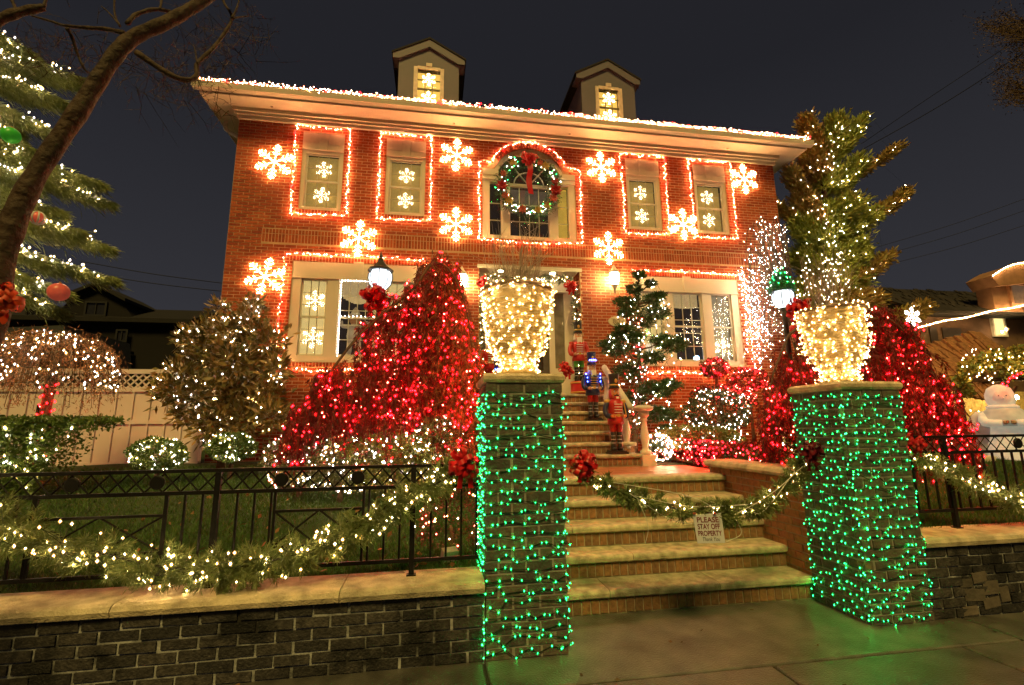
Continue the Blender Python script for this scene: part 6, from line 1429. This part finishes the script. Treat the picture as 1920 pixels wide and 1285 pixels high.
for px, py, r in ((1815, 690, .16), (1800, 715, .13), (1845, 680, .2), (1870, 670, .2), (1890, 690, .22), (1910, 665, .2), (1930, 690, .2), (1812, 735, .1)): P, d_ = scatter_ball(S(px, py, sy-.45), r, 380, .8); Ps.append(P)
foliage(sv, 'leaves', np.concatenate(Ps), .085, .05, mat('ivy_leaf', (.10, .17, .04), .55, (.42, .30, .04)), None, 1, 'stuff')
n = 46; P = np.stack([S(px, py, sy-.62) for px, py in zip(rng.uniform(1800, 1935, n), rng.uniform(655, 715, n))]); light_string('warm lights added to brighten the leaf garland on the thatched shelter', [lit_path(P)], .014, ['warm', 'white'], .002)  # extra string, added to light up the leaves
# figures: white snowman-like statue, and three robed statues
def robed(label, c, h, robe, head, hood, arms=True):
    t = thing('robed_statue', label, 'statue', c, scale=h)
    lpart(t, 'robe', MB().lathe([(.21, 0), (.20, .1), (.165, .4), (.15, .6), (.17, .70), (.13, .79), (.06, .83)], n=14, wob=.03).mesh('robe', robe, True))
    lpart(t, 'head', MB().ball((0, -.01, .90), .082, 10, 8, sq=(.9, 1, 1.15)).ball((0, -.09, .90), .018, 6, 4).mesh('head', head, True))
    lpart(t, 'hood', MB().lathe([(.11, .78), (.115, .88), (.09, .97), (.0, 1.0)], (0, .025, 0), 12).mesh('hood', hood, True))
    for s in (-1, 1):
        lpart(t, 'sleeve', MB().tube(smooth_path([(s*.15, 0, .73), (s*.19, -.05, .6), (s*.06, -.17, .58)], 7), [.05, .055, .055, .055, .055, .05, .045], 8).mesh('sleeve', robe, True))
        h_ = MB().ball((s*.03, -.19, .59), .025, 7, 5)
        for f in range(4): h_.tube([(s*.03, -.20, .58+.01*f), (s*.01, -.225, .60+.01*f)], .006, 4)
        lpart(t, 'hand', h_.mesh('hand', head, True))
    return t
BW = mat('statue_blue_white', (.62, .66, .76), .6, vary=False); GRYR = mat('statue_grey', (.34, .31, .33), .7, vary=False); DKR = mat('statue_charcoal', (.10, .095, .11), .7, vary=False); STSK = mat('statue_skin', (.52, .33, .24), .6, vary=False); IVR = mat('statue_ivory', (.66, .64, .50), .6, vary=False, emit=(1, .95, .72), estr=.13)  # ivory, like the cape and face below, has weak glow added to look lit
robed('grey and white robed statue kneeling by the weeping tree edge', S(1806, 905, 7.6), 1.05, GRYR, STSK, BW)
robed('charcoal robed statue before the straw wall of the shelter', S(1850, 900, 7.9), .85, DKR, STSK, DKR)
robed('small brown robed statue next to the big white figure', S(1868, 895, 7.7), .7, mat('statue_brown', (.18, .10, .06), .7, vary=False), STSK, GRYR)
an = thing('white_figure', 'large rounded ivory statue in a capelet with pale blue back panel at the picture edge', 'statue', S(1902, 880, 6.6), rot=-.8)
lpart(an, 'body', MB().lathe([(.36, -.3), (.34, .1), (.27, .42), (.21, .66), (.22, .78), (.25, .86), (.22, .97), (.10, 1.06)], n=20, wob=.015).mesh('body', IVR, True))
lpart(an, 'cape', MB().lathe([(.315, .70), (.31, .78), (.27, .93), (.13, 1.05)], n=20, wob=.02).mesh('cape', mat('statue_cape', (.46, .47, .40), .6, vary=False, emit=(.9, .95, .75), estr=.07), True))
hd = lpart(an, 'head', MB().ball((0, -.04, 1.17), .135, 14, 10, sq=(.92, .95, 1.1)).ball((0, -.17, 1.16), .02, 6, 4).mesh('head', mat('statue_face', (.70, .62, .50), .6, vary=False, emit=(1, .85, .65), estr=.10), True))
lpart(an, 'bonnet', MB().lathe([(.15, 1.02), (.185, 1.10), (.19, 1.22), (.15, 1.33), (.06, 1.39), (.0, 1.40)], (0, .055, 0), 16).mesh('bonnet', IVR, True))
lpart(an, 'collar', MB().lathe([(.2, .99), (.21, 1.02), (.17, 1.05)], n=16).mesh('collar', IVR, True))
lpart(an, 'back_panel', MB().lathe([(.16, -.1), (.20, .2), (.21, .55), (.15, .85), (.05, .95)], (-.27, .12, 0), 14).mesh('back_panel', BW, True))
for s in (-1, 1):
    lpart(hd, 'eye', MB().ball((s*.045, -.162, 1.20), .010, 6, 4).mesh('eye', PK))
    lpart(an, 'sleeve', MB().tube(smooth_path([(s*.25, -.05, .88), (s*.27, -.2, .76), (s*.08, -.29, .75)], 7), [.07, .07, .07, .07, .065, .06, .055], 8).mesh('sleeve', IVR, True))
    h_ = MB().ball((s*.05, -.31, .76), .035, 7, 5)
    for f in range(4): h_.tube([(s*.05, -.33, .745+.012*f), (s*.01, -.35, .75+.012*f)], .008, 4)
    lpart(an, 'hand', h_.mesh('hand', STSK))
P = np.array([S(px, py, 7.0) for px, py in ((1836, 700), (1832, 706), (1820, 770), (1835, 772), (1848, 780), (1862, 785), (1862, 795), (1832, 800), (1842, 808), (1838, 815), (1846, 820), (1872, 803), (1825, 812), (1855, 712), (1862, 718))])
light_string('white lights scattered among the nativity statues', [P], .016, ['white', 'warm'], .002)
P = np.array([S(px, py, 6.3) for px, py in ((1880, 720), (1888, 724), (1893, 710), (1900, 706), (1908, 702), (1915, 700), (1890, 716), (1905, 708))]); light_string('red lights draped above the ivory statue', [P], .02, ['red'], .003)
lt = thing('stone_urn', 'low pale stone planter on the lawn beyond the short fence', 'planter', S(1838, 868, 6.4)); lpart(lt, 'bowl', MB().lathe([(.10, -.15), (.16, 0), (.20, .1), (.17, .11)], n=14).mesh('bowl', WST, True))

# overhead cables
def cable(label, pts, r=.016):
    t = thing('overhead_cable', label, 'cable', pts[0], 'overhead cables'); part(t, 'wire', MB().tube(smooth_path(pts, 24), r, 4).mesh('wire', mat('cable_black', (.008, .008, .009), .7, vary=False)))
cable('upper of the two service cables rising towards the brown twigged tree', [at(1615, 270, 16), at(1740, 185, 14), at(1930, 60, 12)], .013)
cable('lower service cable rising towards the brown twigged tree', [at(1600, 290, 16), at(1760, 200, 14), at(1930, 92, 12)], .016)
for k, (a, b) in enumerate((((1640, 465), (1930, 370)), ((1650, 480), (1930, 392)), ((1650, 500), (1930, 420)))): cable(('top', 'middle', 'bottom')[k]+' one of the three faint cables above the neighbouring brown house', [at(*a, 26), at((a[0]+b[0])/2, (a[1]+b[1])/2+4, 24), at(*b, 22)], .014)
for k, (a, b) in enumerate((((150, 490), (430, 533)), ((150, 510), (430, 548)))): cable(('upper', 'lower')[k]+' faint cable above the dark unlit house', [at(*a, 22), at((a[0]+b[0])/2, (a[1]+b[1])/2+3, 22), at(*b, 22)], .016)
# brown twigged tree at the far edge
bt = thing('bare_tree', 'brown twiggy tree top reaching in from the upper edge', 'tree', (23, 12.5, 1))
mb = MB(); mb.tube(smooth_path([(23, 12.5, 1), (22, 12.5, 7), at(1990, 120, 12.3)], 10), np.linspace(.25, .06, 10), 8); part(bt, 'trunk', mb.mesh('trunk', BARK))
mb = MB(); Ps = []
for k in range(160):
    cx, cy, s_ = ((1880, 60, 30), (1900, 110, 26), (1895, 150, 24), (1850, 50, 16), (1900, 30, 30), (1885, 175, 14))[k % 6]
    e = at(cx+rng.normal(0, s_), cy+rng.normal(0, s_*.8), 12+rng.uniform(-1, 1)); b = at(1935, cy+20, 12.3); q = smooth_path([b, (b+e)/2+rng.normal(0, .12, 3), e], 6); mb.tube(q, np.linspace(.014, .004, 6), 3, cap=False); Ps.append(q[2:])
part(bt, 'twigs', mb.mesh('twigs', BARK), 'stuff'); P = np.concatenate(Ps); P = np.repeat(P, 6, 0)+rng.normal(0, .12, (len(P)*6, 3))
foliage(bt, 'foliage', P, .10, .03, mat('dead_leaf', (.10, .055, .03), .8, (.07, .045, .02)), None, 1, 'stuff')

# litter and leaves
lit = mat('paper_white', (.6, .62, .66), .8, vary=False)
def crumple(label, c, r, sq): 
    t = thing('paper_litter', label, 'litter', c); m_ = MB().ball((0, 0, 0), r, 9, 6, sq=sq); m_.v[-1] += rng.normal(0, r*.18, m_.v[-1].shape); lpart(t, 'sheet', m_.mesh('sheet', lit))
crumple('larger scrap of crumpled white paper at the foot of the rubble patch', atz(1795, 1143, .025), .055, (1.2, .7, .45)); crumple('smaller scrap of white paper beside the larger one by the dark wall', atz(1862, 1144, .015), .035, (1.1, .7, .4))
LF = mat('fallen_leaf', (.30, .09, .04), .7, (.22, .11, .04))
V, F = leaves_np(np.stack([rng.uniform(-3, .8, 70), rng.uniform(4.1, 6.5, 70), np.zeros(70)], 1), .06, .04, np.tile([1., 0, .15], (70, 1)), .9)
V[:, 2] += np.repeat(gz(V[::4, 0], V[::4, 1])+.03, 4)-V[::4, 2].repeat(4)*.3; link('fallen_leaves', mesh_np('fallen_leaves', V, F, LF, rng.uniform(.01, 1, len(F))), kind='stuff')
n = 46; V, F = leaves_np(np.stack([rng.uniform(-2.5, 5.5, n), rng.uniform(2.2, 4.2, n), np.full(n, .006)], 1), .045, .028, np.stack([rng.normal(size=n), rng.normal(size=n), np.full(n, .05)], 1), .05)
V[:, 2] = np.clip(V[:, 2], .003, .016); link('pavement_leaves', mesh_np('pavement_leaves', V, F, mat('brown_leaf', (.14, .075, .03), .7, (.06, .035, .018)), rng.uniform(.01, 1, len(F))), kind='stuff')
tgs = thing('garden_light', 'small pale plastic flood light lying on the lawn by the fence end', 'light fitting', at(843, 1040, 4.3)); lpart(tgs, 'housing', MB().obox((0, 0, 0), (.13, .08, .09), (.3, 0, .3)).mesh('housing', WST)); lpart(tgs, 'bracket', MB().tube([(0, 0, -.04), (0, 0, -.12)], .01, 5).mesh('bracket', IRON))
